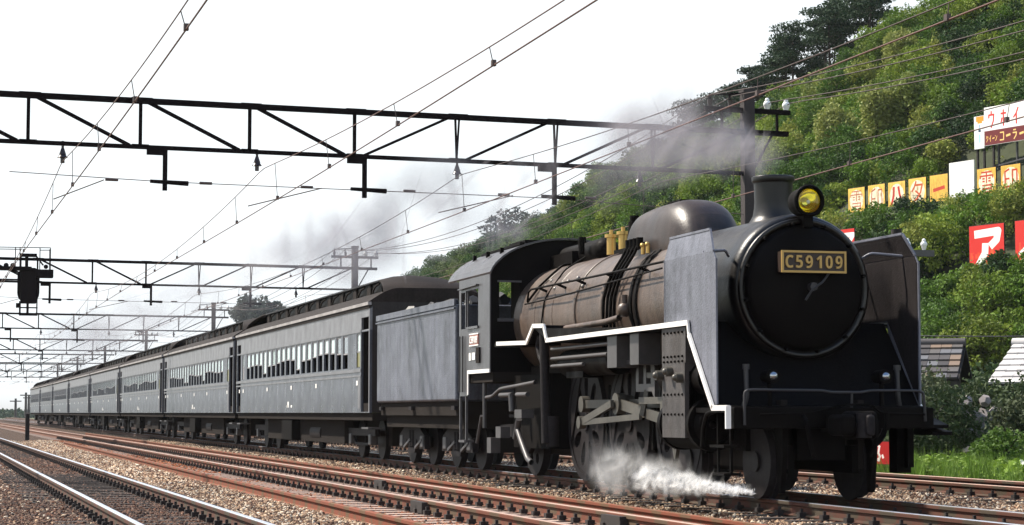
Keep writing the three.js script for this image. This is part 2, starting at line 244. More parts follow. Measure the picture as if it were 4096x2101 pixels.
    part('white_edge_stripe', [...e.slice(1).map((q, i) => bar([xe, e[i][1], e[i][0] - (i ? 0 : 0)], [xe, q[1], q[0] + 0.02], 0.03, w)), bar([xe, 2.06, -23.23], [xe, 1.93, -23.2], 0.025, 0.04), bar([xe, 1.93, -23.2], [xe, 1.05, -22.42], 0.03, w), ...(s < 0 ? [bar([xe, 1.055, -22.44], [xe, 1.055, -21.93], 0.03, w), bar([xe, 1.08, -21.95], [xe, 0.82, -21.95], 0.03, w)] : [])], mat.whitePlain, L);
    part('sloping_step_board', [bar([xe - s * 0.16, 1.95, -23.2], [xe - s * 0.16, 1.05, -22.4], 0.3, 0.03)], mat.black, L);
    // smoke deflector: lower sheet and upper sheet bent inwards
    const xd = s < 0 ? NEAR + 0.02 : FAR - 0.02;
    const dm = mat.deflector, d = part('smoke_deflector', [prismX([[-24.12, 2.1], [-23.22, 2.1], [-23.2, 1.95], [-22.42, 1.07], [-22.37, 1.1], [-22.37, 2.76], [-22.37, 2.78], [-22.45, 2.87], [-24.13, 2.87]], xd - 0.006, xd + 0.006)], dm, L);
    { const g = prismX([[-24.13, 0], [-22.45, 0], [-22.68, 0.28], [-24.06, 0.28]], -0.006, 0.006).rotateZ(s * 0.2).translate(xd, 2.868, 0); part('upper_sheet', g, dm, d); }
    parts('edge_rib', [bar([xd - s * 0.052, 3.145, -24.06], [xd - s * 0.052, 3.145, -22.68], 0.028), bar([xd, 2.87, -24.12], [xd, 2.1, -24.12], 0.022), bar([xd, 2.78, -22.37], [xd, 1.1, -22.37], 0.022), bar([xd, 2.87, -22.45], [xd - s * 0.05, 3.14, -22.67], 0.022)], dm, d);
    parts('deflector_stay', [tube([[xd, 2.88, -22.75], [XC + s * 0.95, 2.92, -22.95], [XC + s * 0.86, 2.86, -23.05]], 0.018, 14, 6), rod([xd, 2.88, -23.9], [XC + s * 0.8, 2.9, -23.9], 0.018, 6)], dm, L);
    part('inner_shade_sheet', [prismX([[-24.1, 2.12], [-23.2, 2.12], [-22.4, 1.12], [-22.39, 2.77], [-22.46, 2.86], [-24.1, 2.86]], xd - s * 0.012 - 0.003, xd - s * 0.012 + 0.003), prismX([[-24.1, 0], [-22.48, 0], [-22.69, 0.26], [-24.05, 0.26]], -0.003, 0.003).rotateZ(s * 0.2).translate(xd - s * 0.013, 2.868, 0)], mat.shadedInner, d);  // dark sheet added for the shade on the inner side
    // cylinder, valve chest and steam pipe casing
    const cx = XC + s * 1.02;
    const c = part('cylinder', [cylZ(0.3, -24.3, -23.35, cx - s * 0.04, 0.86, 28), box(cx - 0.22, cx + 0.22, 0.95, 1.5, -24.25, -23.4)], mat.under, L);
    parts('cylinder_cover', [cylZ(0.32, -23.38, -23.28, cx - s * 0.04, 0.86, 28), cylZ(0.26, -23.3, -23.2, cx - s * 0.04, 0.86, 24, 0.2), cylZ(0.32, -24.4, -24.3, cx - s * 0.04, 0.86, 28), sphere(0.05, cx, 0.86, -23.18, 8)], mat.black, c);
    part('valve_chest', [cylZ(0.21, -24.55, -23.12, cx, 1.42, 22), cylZ(0.23, -23.16, -23.08, cx, 1.42, 22)], mat.black, L);
    const cs = part('steam_pipe_casing', [box(cx - s * 0.12, cx + s * 0.27, 1.6, 2.03, -24.22, -23.38), box(cx - s * 0.1, cx + s * 0.275, 0.7, 1.6, -24.2, -23.4)], mat.casing, L);
    { const riv = []; for (const y of [0.98, 1.22, 1.62, 1.68, 1.97]) for (let k = 0; k < 6; k++) riv.push(sphere(0.016, cx + s * 0.28, y, -24.12 + k * 0.13, 6)); part('rivet', riv, mat.under, cs, { kind: 'stuff' }); }
    for (const [dy, dz] of [[1.46, -24.2], [1.5, -23.85], [1.42, -23.5]]) part('relief_valve', [cylX(0.06, Math.min(cx + s * 0.2, cx + s * 0.36), Math.max(cx + s * 0.2, cx + s * 0.36), dy, dz, 12), sphere(0.045, cx + s * 0.36, dy, dz, 8)], mat.rodSteel, cs);
    // driving wheels with oval openings
    const holes = []; for (let k = 0; k < 9; k++) { const a = k / 9 * Math.PI * 2 + 0.2, h = []; for (let q = 0; q < 12; q++) { const t = q / 12 * Math.PI * 2, r = 0.5 + 0.19 * Math.cos(t), b = 0.115 * Math.sin(t) * (0.8 + 0.25 * Math.cos(t)); h.push([r * Math.cos(a) - b * Math.sin(a), r * Math.sin(a) + b * Math.cos(a)]); } holes.push(h.reverse()); }
    const circ = (r, n) => [...Array(n)].map((_, k) => [r * Math.cos(k / n * 2 * Math.PI), r * Math.sin(k / n * 2 * Math.PI)]);
    const wx = XC + s * 0.6;
    for (const z of [-25.35, -27.35, -29.35]) {
      const w = part('driving_wheel', [prismX(circ(0.79, 48), wx - 0.05, wx + 0.05, holes).translate(0, 0.875, z), cylX(0.14, wx - 0.08, wx + 0.1, 0.875, z)], mat.wheel, L);
      part('tyre', prismX(circ(0.875, 56), wx - 0.07, wx + 0.06, [circ(0.785, 48).reverse()]).translate(0, 0.875, z), mat.wheel, w);
      part('counterweight', prismX([...Array(14)].map((_, k) => { const a = Math.PI * 1.05 + (k / 13 - 0.5) * 1.7 - 0.6; return [0.75 * Math.cos(a), 0.75 * Math.sin(a)]; }), wx + (s < 0 ? -0.075 : 0.05), wx + (s < 0 ? -0.05 : 0.075)).translate(0, 0.875, z), mat.wheel, w);
      part('brake_block', [box(wx - 0.05, wx + 0.05, 0.5, 1.0, z + 0.89, z + 0.96), bar([wx, 1.4, z + 0.98], [wx, 0.5, z + 0.95], 0.05)], mat.under, L);
    }
    const rx = XC + s * 0.75, py = 0.875 + 0.25, pz = 0.22;
    part('coupling_rod', [bar([rx, py, -29.35 + pz], [rx, py, -25.35 + pz], 0.05, 0.12), ...[-29.35, -27.35, -25.35].map(z => cylX(0.12, rx - 0.06, rx + 0.06, py, z + pz, 18))], mat.rodSteel, L);
    const mx = XC + s * 0.88;
    part('main_rod', [bar([mx, py, -27.35 + pz], [mx, 0.88, -24.95], 0.05, 0.14), cylX(0.15, mx - 0.06, mx + 0.06, py, -27.35 + pz, 18)], mat.rodSteel, L);
    part('crosshead', [box(mx - 0.09, mx + 0.09, 0.74, 1.12, -25.2, -24.78), rod([mx, 0.86, -24.8], [mx, 0.86, -24.35], 0.045), bar([mx, 0.74, -24.98], [mx, 0.42, -24.85], 0.05), bar([mx, 0.42, -24.86], [mx - s * 0.02, 1.3, -24.6], 0.05)], mat.rodSteel, L);
    part('slide_bar', [bar([mx, 1.16, -26.1], [mx, 1.16, -24.35], 0.14, 0.09)], mat.rodSteel, L);
    part('eccentric_rod', [bar([mx + s * 0.1, py, -27.35 + pz], [mx + s * 0.1, 0.86, -28.55], 0.05, 0.1), bar([mx + s * 0.1, 0.86, -28.52], [mx + s * 0.08, 0.95, -26.0], 0.045, 0.08), cylX(0.09, mx + s * 0.1 - 0.05, mx + s * 0.1 + 0.05, 0.86, -28.55)], mat.rodSteel, L);
    const lz = -26.0;
    const lk = part('expansion_link', [prismX([[lz - 0.33, 1.28], [lz + 0.3, 1.28], [lz + 0.42, 1.18], [lz + 0.42, 1.6], [lz + 0.3, 1.78], [lz - 0.2, 1.78], [lz - 0.33, 1.55]], mx - 0.03, mx + 0.03, [rect(lz - 0.22, lz - 0.02, 1.38, 1.68).reverse(), rect(lz + 0.08, lz + 0.27, 1.38, 1.66).reverse()]), bar([mx, 1.83, lz - 0.5], [mx, 1.83, lz + 0.1], 0.1, 0.04)], mat.pipe, L);
    part('link_hanger', [bar([mx, 1.95, lz], [mx, 1.5, lz], 0.05), bar([mx, 1.3, lz + 0.05], [mx + s * 0.06, 0.96, lz], 0.06)], mat.rodSteel, lk);
    part('radius_rod', [bar([mx, 1.5, lz], [mx, 1.42, -24.5], 0.05, 0.07), bar([mx - s * 0.02, 1.3, -24.6], [mx - s * 0.02, 1.5, -24.58], 0.06)], mat.rodSteel, L);
    // boxes and pipes below the running board
    parts('lubricator_box', [box(NEAR + (s < 0 ? 0.06 : 2.24), NEAR + (s < 0 ? 0.36 : 2.54), 1.6, 2.02, -26.55, -26.15), box(NEAR + (s < 0 ? 0.06 : 2.24), NEAR + (s < 0 ? 0.36 : 2.54), 1.62, 2.02, -25.6, -25.25), box(NEAR + (s < 0 ? 0.2 : 2.2), NEAR + (s < 0 ? 0.4 : 2.4), 1.64, 1.7, -26.2, -25.5)], mat.pipe, L);
    const xp = XC + s * 1.2;
    for (const [y, z1] of [[1.93, -26.6], [1.79, -26.65], [1.68, -27.75]]) part('air_pipe', [rod([xp, y, -29.3], [xp, y, z1], 0.028)], mat.pipe, L);
    part('air_tank', [cylZ(0.2, -29.1, -26.8, XC + s * 0.98, 1.72), box(XC + s * 0.98 - 0.15, XC + s * 0.98 + 0.15, 1.5, 1.6, -28.8, -28)], mat.black, L);
    part('down_pipe', [rod([xp, 2.25, -29.72], [xp, 0.55, -29.6], 0.07, 10), tube([[xp, 2.15, -29.95], [xp, 2.0, -30.05], [xp, 1.85, -29.95], [xp, 1.7, -29.75]], 0.035), cylY(0.1, 0.1, 0.5, 0.95, xp - s * 0.1, -29.6, 12)], mat.truck, L);
    parts('feed_pipe', [tube([[XC + s * 0.95, 2.2, -30.4], [XC + s * 0.97, 2.24, -29.9], [XC + s * 0.97, 2.26, -27.5], [XC + s * 0.95, 2.3, -26.9]], 0.045, 24, 8), sphere(0.1, XC + s * 0.93, 2.4, -26.75, 10), cylY(0.05, 0.05, 2.3, 2.6, XC + s * 0.93, -26.75, 8), sphere(0.08, XC + s * 0.93, 2.28, -30.6, 8)], mat.boiler, L);
    parts('washout_plug', [[3.05, -31.0], [2.9, -30.5], [2.98, -29.95], [3.0, -29.5], [2.85, -29.0]].map(([y, z]) => { const dy = (y - BY) / 0.9, q = Math.sqrt(Math.max(0.01, 1 - dy * dy)); return sphere(0.035, XC + s * 0.89 * q, y, z, 8); }), mat.steel, L);
    // trailing truck
    const tw = XC + s * 0.6;
    const t = part('trailing_wheel', [prismX(circ(0.56, 36), tw - 0.06, tw + 0.06, [0, 1, 2, 3, 4, 5].map(k => { const a = k / 6 * 6.283, h = []; for (let q = 0; q < 8; q++) { const b = q / 8 * 6.283; h.push([0.33 * Math.cos(a) + 0.09 * Math.cos(b), 0.33 * Math.sin(a) + 0.09 * Math.sin(b)]); } return h.reverse(); })).translate(0, 0.56, -32.1)], mat.wheel, L);
    part('trailing_frame', [prismX([[-33.6, 0.62], [-32.6, 0.6], [-32.3, 0.35], [-31.9, 0.35], [-31.5, 0.62], [-30.6, 0.75], [-30.6, 0.9], [-31.4, 0.85], [-33.6, 0.8]], XC + s * 0.78 - 0.04, XC + s * 0.78 + 0.04), bar([XC + s * 0.8, 0.95, -33.0], [XC + s * 0.8, 0.95, -31.3], 0.08, 0.05)], mat.truck, L);
    part('rear_pipework', [tube([[xp, 1.25, -33.1], [xp, 1.27, -32.7], [xp, 1.38, -32.2], [xp, 1.42, -31.2], [xp, 1.46, -30.2]], 0.03), rod([xp, 1.28, -32.2], [xp, 1.28, -31.5], 0.04), rod([xp, 1.28, -31.2], [xp, 1.28, -30.6], 0.04), rod([xp, 1.3, -31.55], [xp, 1.02, -31.5], 0.05), tube([[xp, 0.75, -31.2], [xp, 0.55, -30.95], [xp, 0.3, -30.6], [xp, 0.25, -30.4]], 0.045), rod([xp, 1.5, -33.2], [xp, 0.75, -33.2], 0.035), box(xp - 0.08, xp + 0.08, 0.35, 0.6, -32.75, -32.5), box(xp - 0.08, xp + 0.08, 0.6, 0.78, -32.2, -31.9), rod([xp, 0.5, -33.7], [xp, 0.95, -33.4], 0.03), box(xp - 0.1, xp + 0.1, 0.92, 1.05, -31.0, -30.6), rod([xp, 0.9, -31.1], [xp, 0.6, -31.3], 0.05)], mat.pipe, L);
    // leading truck wheels
    const lw = XC + s * 0.6;
    for (const z of [-22.72, -24.95]) part('leading_wheel', [cylX(0.43, lw - 0.06, lw + 0.06, 0.43, z, 36), cylX(0.46, lw - s * 0.02 - 0.035 - s * 0.04, lw - s * 0.02 + 0.035 - s * 0.04, 0.43, z, 36), cylX(0.12, lw - 0.09, lw + 0.09, 0.43, z)], mat.wheel, L);
    part('leading_truck_frame', [box(lw - s * 0.2 - 0.04, lw - s * 0.2 + 0.04, 0.3, 0.62, -25.3, -22.3)], mat.under, L);
    // front steps and rail guard
    if (s > 0) part('step_plate', [box(XC + 1.18, XC + 1.36, 0.28, 0.84, -23.02, -22.8)], mat.black, L);
    part('front_step', s > 0 ? [bar([XC + 1.3, 1.0, -22.72], [XC + 1.3, 0.35, -22.72], 0.08)] : [bar([XC + s * 1.12, 1.0, -22.35], [XC + s * 1.12, 0.3, -22.35], 0.03), bar([XC + s * 1.12, 1.0, -22.75], [XC + s * 1.12, 0.3, -22.75], 0.03), box(XC + s * 1.12 - 0.1, XC + s * 1.12 + 0.1, 0.28, 0.31, -22.78, -22.32), box(XC + s * 1.12 - 0.1, XC + s * 1.12 + 0.1, 0.6, 0.63, -22.78, -22.32), tube([[XC + s * 1.16, 1.02, -22.75], [XC + s * 1.2, 0.98, -22.9], [XC + s * 1.2, 0.82, -23.02], [XC + s * 1.2, 0.6, -23.06]], 0.03)], mat.black, L);
    part('rail_guard', [prismX([[-22.25, 0.08], [-22.18, 0.08], [-22.1, 0.5], [-22.1, 0.82], [-22.35, 0.82], [-22.3, 0.5]], XC + s * 0.56 - 0.03, XC + s * 0.56 + 0.03)], mat.black, L);
    part('marker_lamp', [cylZ(0.075, -22.32, -22.08, XC + s * 0.7, 1.42, 16, 0.085), cylY(0.03, 0.03, 1.07, 1.36, XC + s * 0.7, -22.2, 8)], mat.black, L);
    part('lamp_lens', sphere(0.055, XC + s * 0.7, 1.42, -22.09, 14), M({ color: col(0.4, 0.42, 0.44), metalness: 0.9, roughness: 0.12 }), L);
    part('hose', tube([[XC + s * 0.42, 0.98, -21.94], [XC + s * 0.43, 0.9, -21.78], [XC + s * 0.4, 0.65, -21.74], [XC + s * 0.34, 0.5, -21.78]], 0.028), mat.under, L);
    part('front_pipe', [tube([[XC + s * 0.95, 1.5, -22.3], [XC + s * 0.95, 1.2, -22.28], [XC + s * 0.98, 1.07, -22.3]], 0.03), rod([XC + s * 0.95, 1.5, -22.3], [XC + s * 0.95, 1.56, -22.3], 0.045)], mat.shadedPipe, L);
  }
  // buffer beam, rail, coupler
  part('buffer_beam', rbox(8.66, 11.14, 0.82, 1.06, -22.12, -21.95, 0.012), mat.black, L);
  part('front_handrail', [tube([[8.78, 0.86, -21.93], [8.78, 1.2, -21.93], [8.8, 1.25, -21.93], [8.9, 1.26, -21.93], [9.7, 1.255, -21.93], [9.85, 1.235, -21.93], [10.2, 1.235, -21.93], [10.35, 1.255, -21.93], [10.9, 1.255, -21.93], [11.0, 1.22, -21.93], [11.02, 0.9, -21.93]], 0.017, 70, 6), rod([10.1, 1.23, -21.93], [10.1, 1.06, -21.94], 0.015)], mat.shadedPipe, L);
  const cp = part('coupler', [box(XC - 0.12, XC + 0.12, 0.78, 0.98, -22.1, -21.7), rbox(XC - 0.05, XC + 0.33, 0.7, 1.02, -21.72, -21.5, 0.06), rbox(XC - 0.17, XC + 0.0, 0.74, 0.98, -21.8, -21.38, 0.05)], mat.under, L);
  part('knuckle', [cylY(0.09, 0.09, 0.72, 1.0, XC + 0.12, -21.45, 14), rbox(XC + 0.1, XC + 0.2, 0.74, 0.98, -21.5, -21.3, 0.04)], mat.truck, cp);
  part('uncoupling_lever', [tube([[8.95, 0.98, -21.9], [9.6, 1.0, -21.9], [9.95, 1.09, -21.85], [10.3, 1.09, -21.85], [10.45, 1.0, -21.88], [11, 0.98, -21.9]], 0.014, 40, 6), rod([10.5, 1.0, -21.86], [10.5, 0.8, -21.86], 0.03)], mat.under, L);
  parts('beam_bracket', [prismX([[-22.4, 0.82], [-22.0, 0.82], [-22.0, 0.86], [-22.4, 0.95]], 11.1, 11.35), prismX([[-22.5, 0.74], [-22.0, 0.74], [-22.0, 0.78], [-22.45, 0.84]], 11.14, 11.4)], mat.black, L);
  part('pilot_plate', [box(XC - 0.3, XC + 0.3, 0.45, 0.82, -22.5, -22.35), box(XC - 0.72, XC + 0.72, 0.55, 0.85, -24.2, -22.9), box(XC - 0.9, XC + 0.9, 0.9, 1.9, -23.3, -23.2)], mat.black, L);
  // headlight
  { const hz = (pts, n = 32) => lathe(pts, n).rotateX(Math.PI / 2).translate(9.88, 3.5, -22.62);
    const h = part('headlight', [hz([[0.0, -0.3], [0.1, -0.29], [0.165, -0.22], [0.17, -0.1], [0.17, 0.0], [0.188, 0.01], [0.193, 0.05], [0.18, 0.07], [0.15, 0.07], [0.145, 0.02]]), box(9.86, 9.98, 3.2, 3.36, -22.9, -22.7), bar([9.7, 3.24, -22.85], [10.15, 3.24, -22.85], 0.06), rod([9.92, 3.68, -22.75], [9.92, 3.71, -22.75], 0.03)], mat.black, L);
    part('reflector', hz([[0.0, -0.17], [0.05, -0.165], [0.095, -0.13], [0.13, -0.07], [0.145, 0.0], [0.148, 0.03]]), M({ color: col(0.9, 0.76, 0.12), metalness: 1, roughness: 0.12 }), h);
    part('lamp_glass', hz([[0.0, 0.062], [0.08, 0.056], [0.149, 0.035]]), mat.pane, h);
    part('bulb', sphere(0.025, 9.92, 3.5, -22.7, 10), mat.porcelain, h); }
  // number plate
  { const y = 2.77, z = -22.5, p = part('number_plate', [box(9.49, 10.3, y - 0.12, y + 0.12, z - 0.12, z)], M({ color: col(0.03, 0.016, 0.01), roughness: 0.5 }), L);
    parts('plate_frame', [box(9.485, 10.305, y + 0.105, y + 0.13, z - 0.01, z + 0.018), box(9.485, 10.305, y - 0.13, y - 0.105, z - 0.01, z + 0.018), box(9.485, 9.51, y - 0.105, y + 0.105, z - 0.01, z + 0.018), box(10.28, 10.305, y - 0.105, y + 0.105, z - 0.01, z + 0.018)], mat.gold, p);
    parts('plate_digit', 'C59109'.split('').map((ch, i) => letters(ch, 0.148, 0.02, ch === '1' ? 0.9 : 0.88).translate(9.58 + 0.126 * i, y, z)), mat.gold, p); }
  // cab
  const zr = -34.55, zf = -32.5, cy = 1.66;
  for (const s of [-1, 1]) {
    const xa = s < 0 ? NEAR : FAR - 0.02, holes = [rect(-33.95, -33.25, 2.42, 3.06).reverse(), rect(-34.42, -34.1, 2.42, 3.04).reverse()];
    const w = part('cab_side', [prismX([[zr, cy], [zf, cy], [zf, 3.28], [zr, 3.28]], xa, xa + 0.02, holes)], mat.cab, L);
    part('window_frame', [bar([xa + 0.01 + s * 0.015, 2.42, -33.95], [xa + 0.01 + s * 0.015, 2.42, -33.2], 0.05, 0.04), bar([xa + 0.01, 2.42, -34.03], [xa + 0.01, 3.06, -34.03], 0.035, 0.06), bar([xa + 0.01 + s * 0.03, 3.1, -34.45], [xa + 0.01 + s * 0.03, 3.12, -33.2], 0.07, 0.02)], mat.cab, w);
    const xs = s < 0 ? xa - 0.008 : xa + 0.028;
    const np = part('cab_number_plate', box(xs - 0.006, xs + 0.006, 2.12, 2.31, -33.78, -33.2), M({ color: col(0.32, 0.13, 0.1), roughness: 0.4 }), L);
    part('plate_number', letters('C59109', 0.115, 0.012, 0.95).rotateY(s < 0 ? -Math.PI / 2 : Math.PI / 2).translate(xs + s * 0.006, 2.215, -33.49), mat.whitePlain, np);
    parts('plate_frame', [[2.12, 0], [2.31, 0]].map(([y]) => box(xs - 0.012, xs + 0.012, y - 0.01, y + 0.01, -33.79, -33.19)), mat.whitePlain, np);
    part('inspection_plate', [box(xs - 0.006, xs + 0.006, 1.88, 2.0, -33.62, -33.42)], mat.whitePlain, L); part('inspection_plate', box(xs - 0.006, xs + 0.006, 1.87, 2.0, -33.82, -33.7), mat.whitePlain, L);
    part('cab_box', box(xs - 0.02, xs + 0.02, 1.82, 2.08, -33.3, -33.1), mat.inside, L);
    part('white_cab_stripe', [box(xs - 0.015, xs + 0.005, cy - 0.01, cy + 0.05, -33.9, -32.46), box(xs - 0.015, xs + 0.005, 1.3, cy - 0.01, -33.9, -33.85)], mat.whitePlain, L);
    part('cab_step', [box(xa - 0.0, xa + 0.02, 1.28, cy, -34.5, -33.95), box(xa - 0.02, xa + 0.15, 0.5, 0.54, -34.5, -34.1), bar([xa + 0.02, 1.3, -34.5], [xa + 0.02, 0.5, -34.5], 0.04), bar([xa + 0.02, 1.3, -34.1], [xa + 0.02, 0.5, -34.1], 0.04)], mat.cab, L);
    parts('grab_rail', [rod([xs - 0.02, 1.35, -34.4], [xs - 0.02, 2.3, -34.4], 0.015), rod([xs - 0.02, 1.35, -34.2], [xs - 0.02, 2.3, -34.2], 0.015)], mat.pipe, L);
  }
  { // roof: curved sheet, and front wall under it with two windows
    const arc = []; for (let k = 0; k <= 20; k++) { const t = -1 + k / 10, x = XC + 1.32 * Math.sin(t * 1.35) / Math.sin(1.35), y = 3.28 + 0.58 * (Math.cos(t * 1.35) - Math.cos(1.35)) / (1 - Math.cos(1.35)); arc.push([x, y]); }
    const inner = arc.map(([x, y]) => [XC + (x - XC) * 0.985, y - 0.025]).reverse();
    part('cab_roof', prismZ([...arc, ...inner], -35.3, -32.42), mat.cab, L);
    part('roof_hatch', [box(XC - 0.45, XC + 0.45, 3.84, 3.9, -34.4, -33.4), bar([XC - 0.75, 3.74, -35], [XC - 0.75, 3.76, -32.5], 0.08, 0.04), ...[-34.8, -33.9, -33.0].map(z => box(XC - 1.0, XC - 0.94, 3.62, 3.72, z, z + 0.06))], mat.black, L);
    const wall = [[NEAR + 0.02, cy], [FAR - 0.02, cy], [FAR - 0.02, 3.28], ...arc.slice(1, -1).map(([x, y]) => [XC + (x - XC) * 0.98, y - 0.03]).reverse(), [NEAR + 0.02, 3.28]];
    const win = x => rect(x, x + 0.34, 2.53, 3.12).reverse();
    part('cab_front', prismZ(wall, -32.53, -32.5, [win(8.76), win(10.72)]), mat.black, L);
    parts('cab_front_window_frame', [8.76, 10.72].flatMap(x => [box(x - 0.03, x + 0.37, 2.48, 2.53, -32.53, -32.47), box(x - 0.03, x + 0.37, 3.12, 3.15, -32.53, -32.47)]), mat.cab, L);
    part('cab_floor', [box(NEAR + 0.05, FAR - 0.05, 1.5, cy, -34.6, -32.5), box(XC - 0.75, XC + 0.75, cy, 3.2, -33.2, -32.55)], mat.inside, L);
    parts('driver_seat', [box(NEAR + 0.1, NEAR + 0.5, 2.0, 2.1, -33.9, -33.5), box(FAR - 0.5, FAR - 0.1, 2.0, 2.1, -33.9, -33.5)], mat.inside, L);
  }
}

// ---------------------------------------------------------------- tender
{
  const Tn = thing('tender', 'grey streaked coal and water tender coupled behind the locomotive cab', 'tender', [XC, 0, -38.2], { world: true });
  part('tank', [rbox(NEAR + 0.02, FAR - 0.02, 1.2, 2.88, -41.6, -34.9, 0.05)], mat.tender, Tn);
  parts('tank_lip', [box(NEAR + 0.0, NEAR + 0.04, 2.86, 2.97, -41.6, -34.92), box(FAR - 0.04, FAR, 2.86, 2.97, -41.6, -34.92), box(NEAR + 0.04, FAR - 0.04, 2.86, 2.97, -41.6, -41.56)], mat.tender, Tn);
  part('rim_bead', [box(NEAR - 0.008, NEAR + 0.02, 2.8, 2.83, -41.6, -34.92)], mat.tender, Tn);
  { const gs = []; for (let i = 0; i < 170; i++) { const r = rr(0.06, 0.2); gs.push(new THREE.DodecahedronGeometry(r, 0).rotateX(rr(0, 3)).rotateY(rr(0, 3)).translate(XC + rr(-1.05, 1.05), 2.86 + rr(0, 0.1), rr(-40.6, -35.2))); } part('coal', gs, M({ color: col(0.012, 0.012, 0.013), roughness: 0.5 }), Tn, { kind: 'stuff' }); }
  part('underframe', [box(NEAR + 0.1, FAR - 0.1, 0.95, 1.2, -41.5, -34.9), box(NEAR + 0.2, FAR - 0.2, 0.72, 0.95, -41.4, -35), box(XC - 0.5, XC + 0.5, 0.3, 0.8, -41.2, -35.2)], mat.inside, Tn);
  parts('sill_step', [-41.35, -38.6, -35.2].map(z => box(NEAR + 0.02, NEAR + 0.2, 1.05, 1.12, z, z + 0.22)), mat.truck, Tn);
  for (const zc of [-40.1, -36.4]) for (const s of [-1, 1]) {
    for (const dz of [-0.9, 0.9]) part('wheel', [cylX(0.43, XC + s * 0.6 - 0.06, XC + s * 0.6 + 0.06, 0.43, zc + dz, 30), cylX(0.1, XC + s * 0.6 - 0.1, XC + s * 0.6 + 0.1, 0.43, zc + dz)], mat.wheel, Tn);
    const x = XC + s * 0.83, f = part('truck_side_frame', [prismX([[zc - 1.15, 0.3], [zc - 0.7, 0.3], [zc - 0.45, 0.5], [zc - 0.25, 0.22], [zc + 0.25, 0.22], [zc + 0.45, 0.5], [zc + 0.7, 0.3], [zc + 1.15, 0.3], [zc + 1.1, 0.56], [zc + 0.5, 0.78], [zc - 0.5, 0.78], [zc - 1.1, 0.56]], x - 0.05, x + 0.05, [rect(zc - 0.22, zc + 0.22, 0.32, 0.66).reverse()])], mat.truck, Tn);
    parts('axle_box', [-0.9, 0.9].map(dz => rbox(x - s * 0.02 - 0.09, x - s * 0.02 + 0.09, 0.32, 0.56, zc + dz - 0.13, zc + dz + 0.13, 0.03)), mat.pipe, f);
    parts('spring', [0, 1].map(k => cylY(0.085, 0.085, 0.34, 0.66, x, zc - 0.1 + 0.2 * k, 12)), mat.truck, f);
    parts('brake_rod', [bar([x + s * 0.06, 0.32, zc - 0.6], [x + s * 0.06, 0.48, zc - 0.05], 0.05), bar([x + s * 0.06, 0.32, zc + 0.4], [x + s * 0.06, 0.48, zc + 0.95], 0.05)], mat.pipe, f);
  }
}

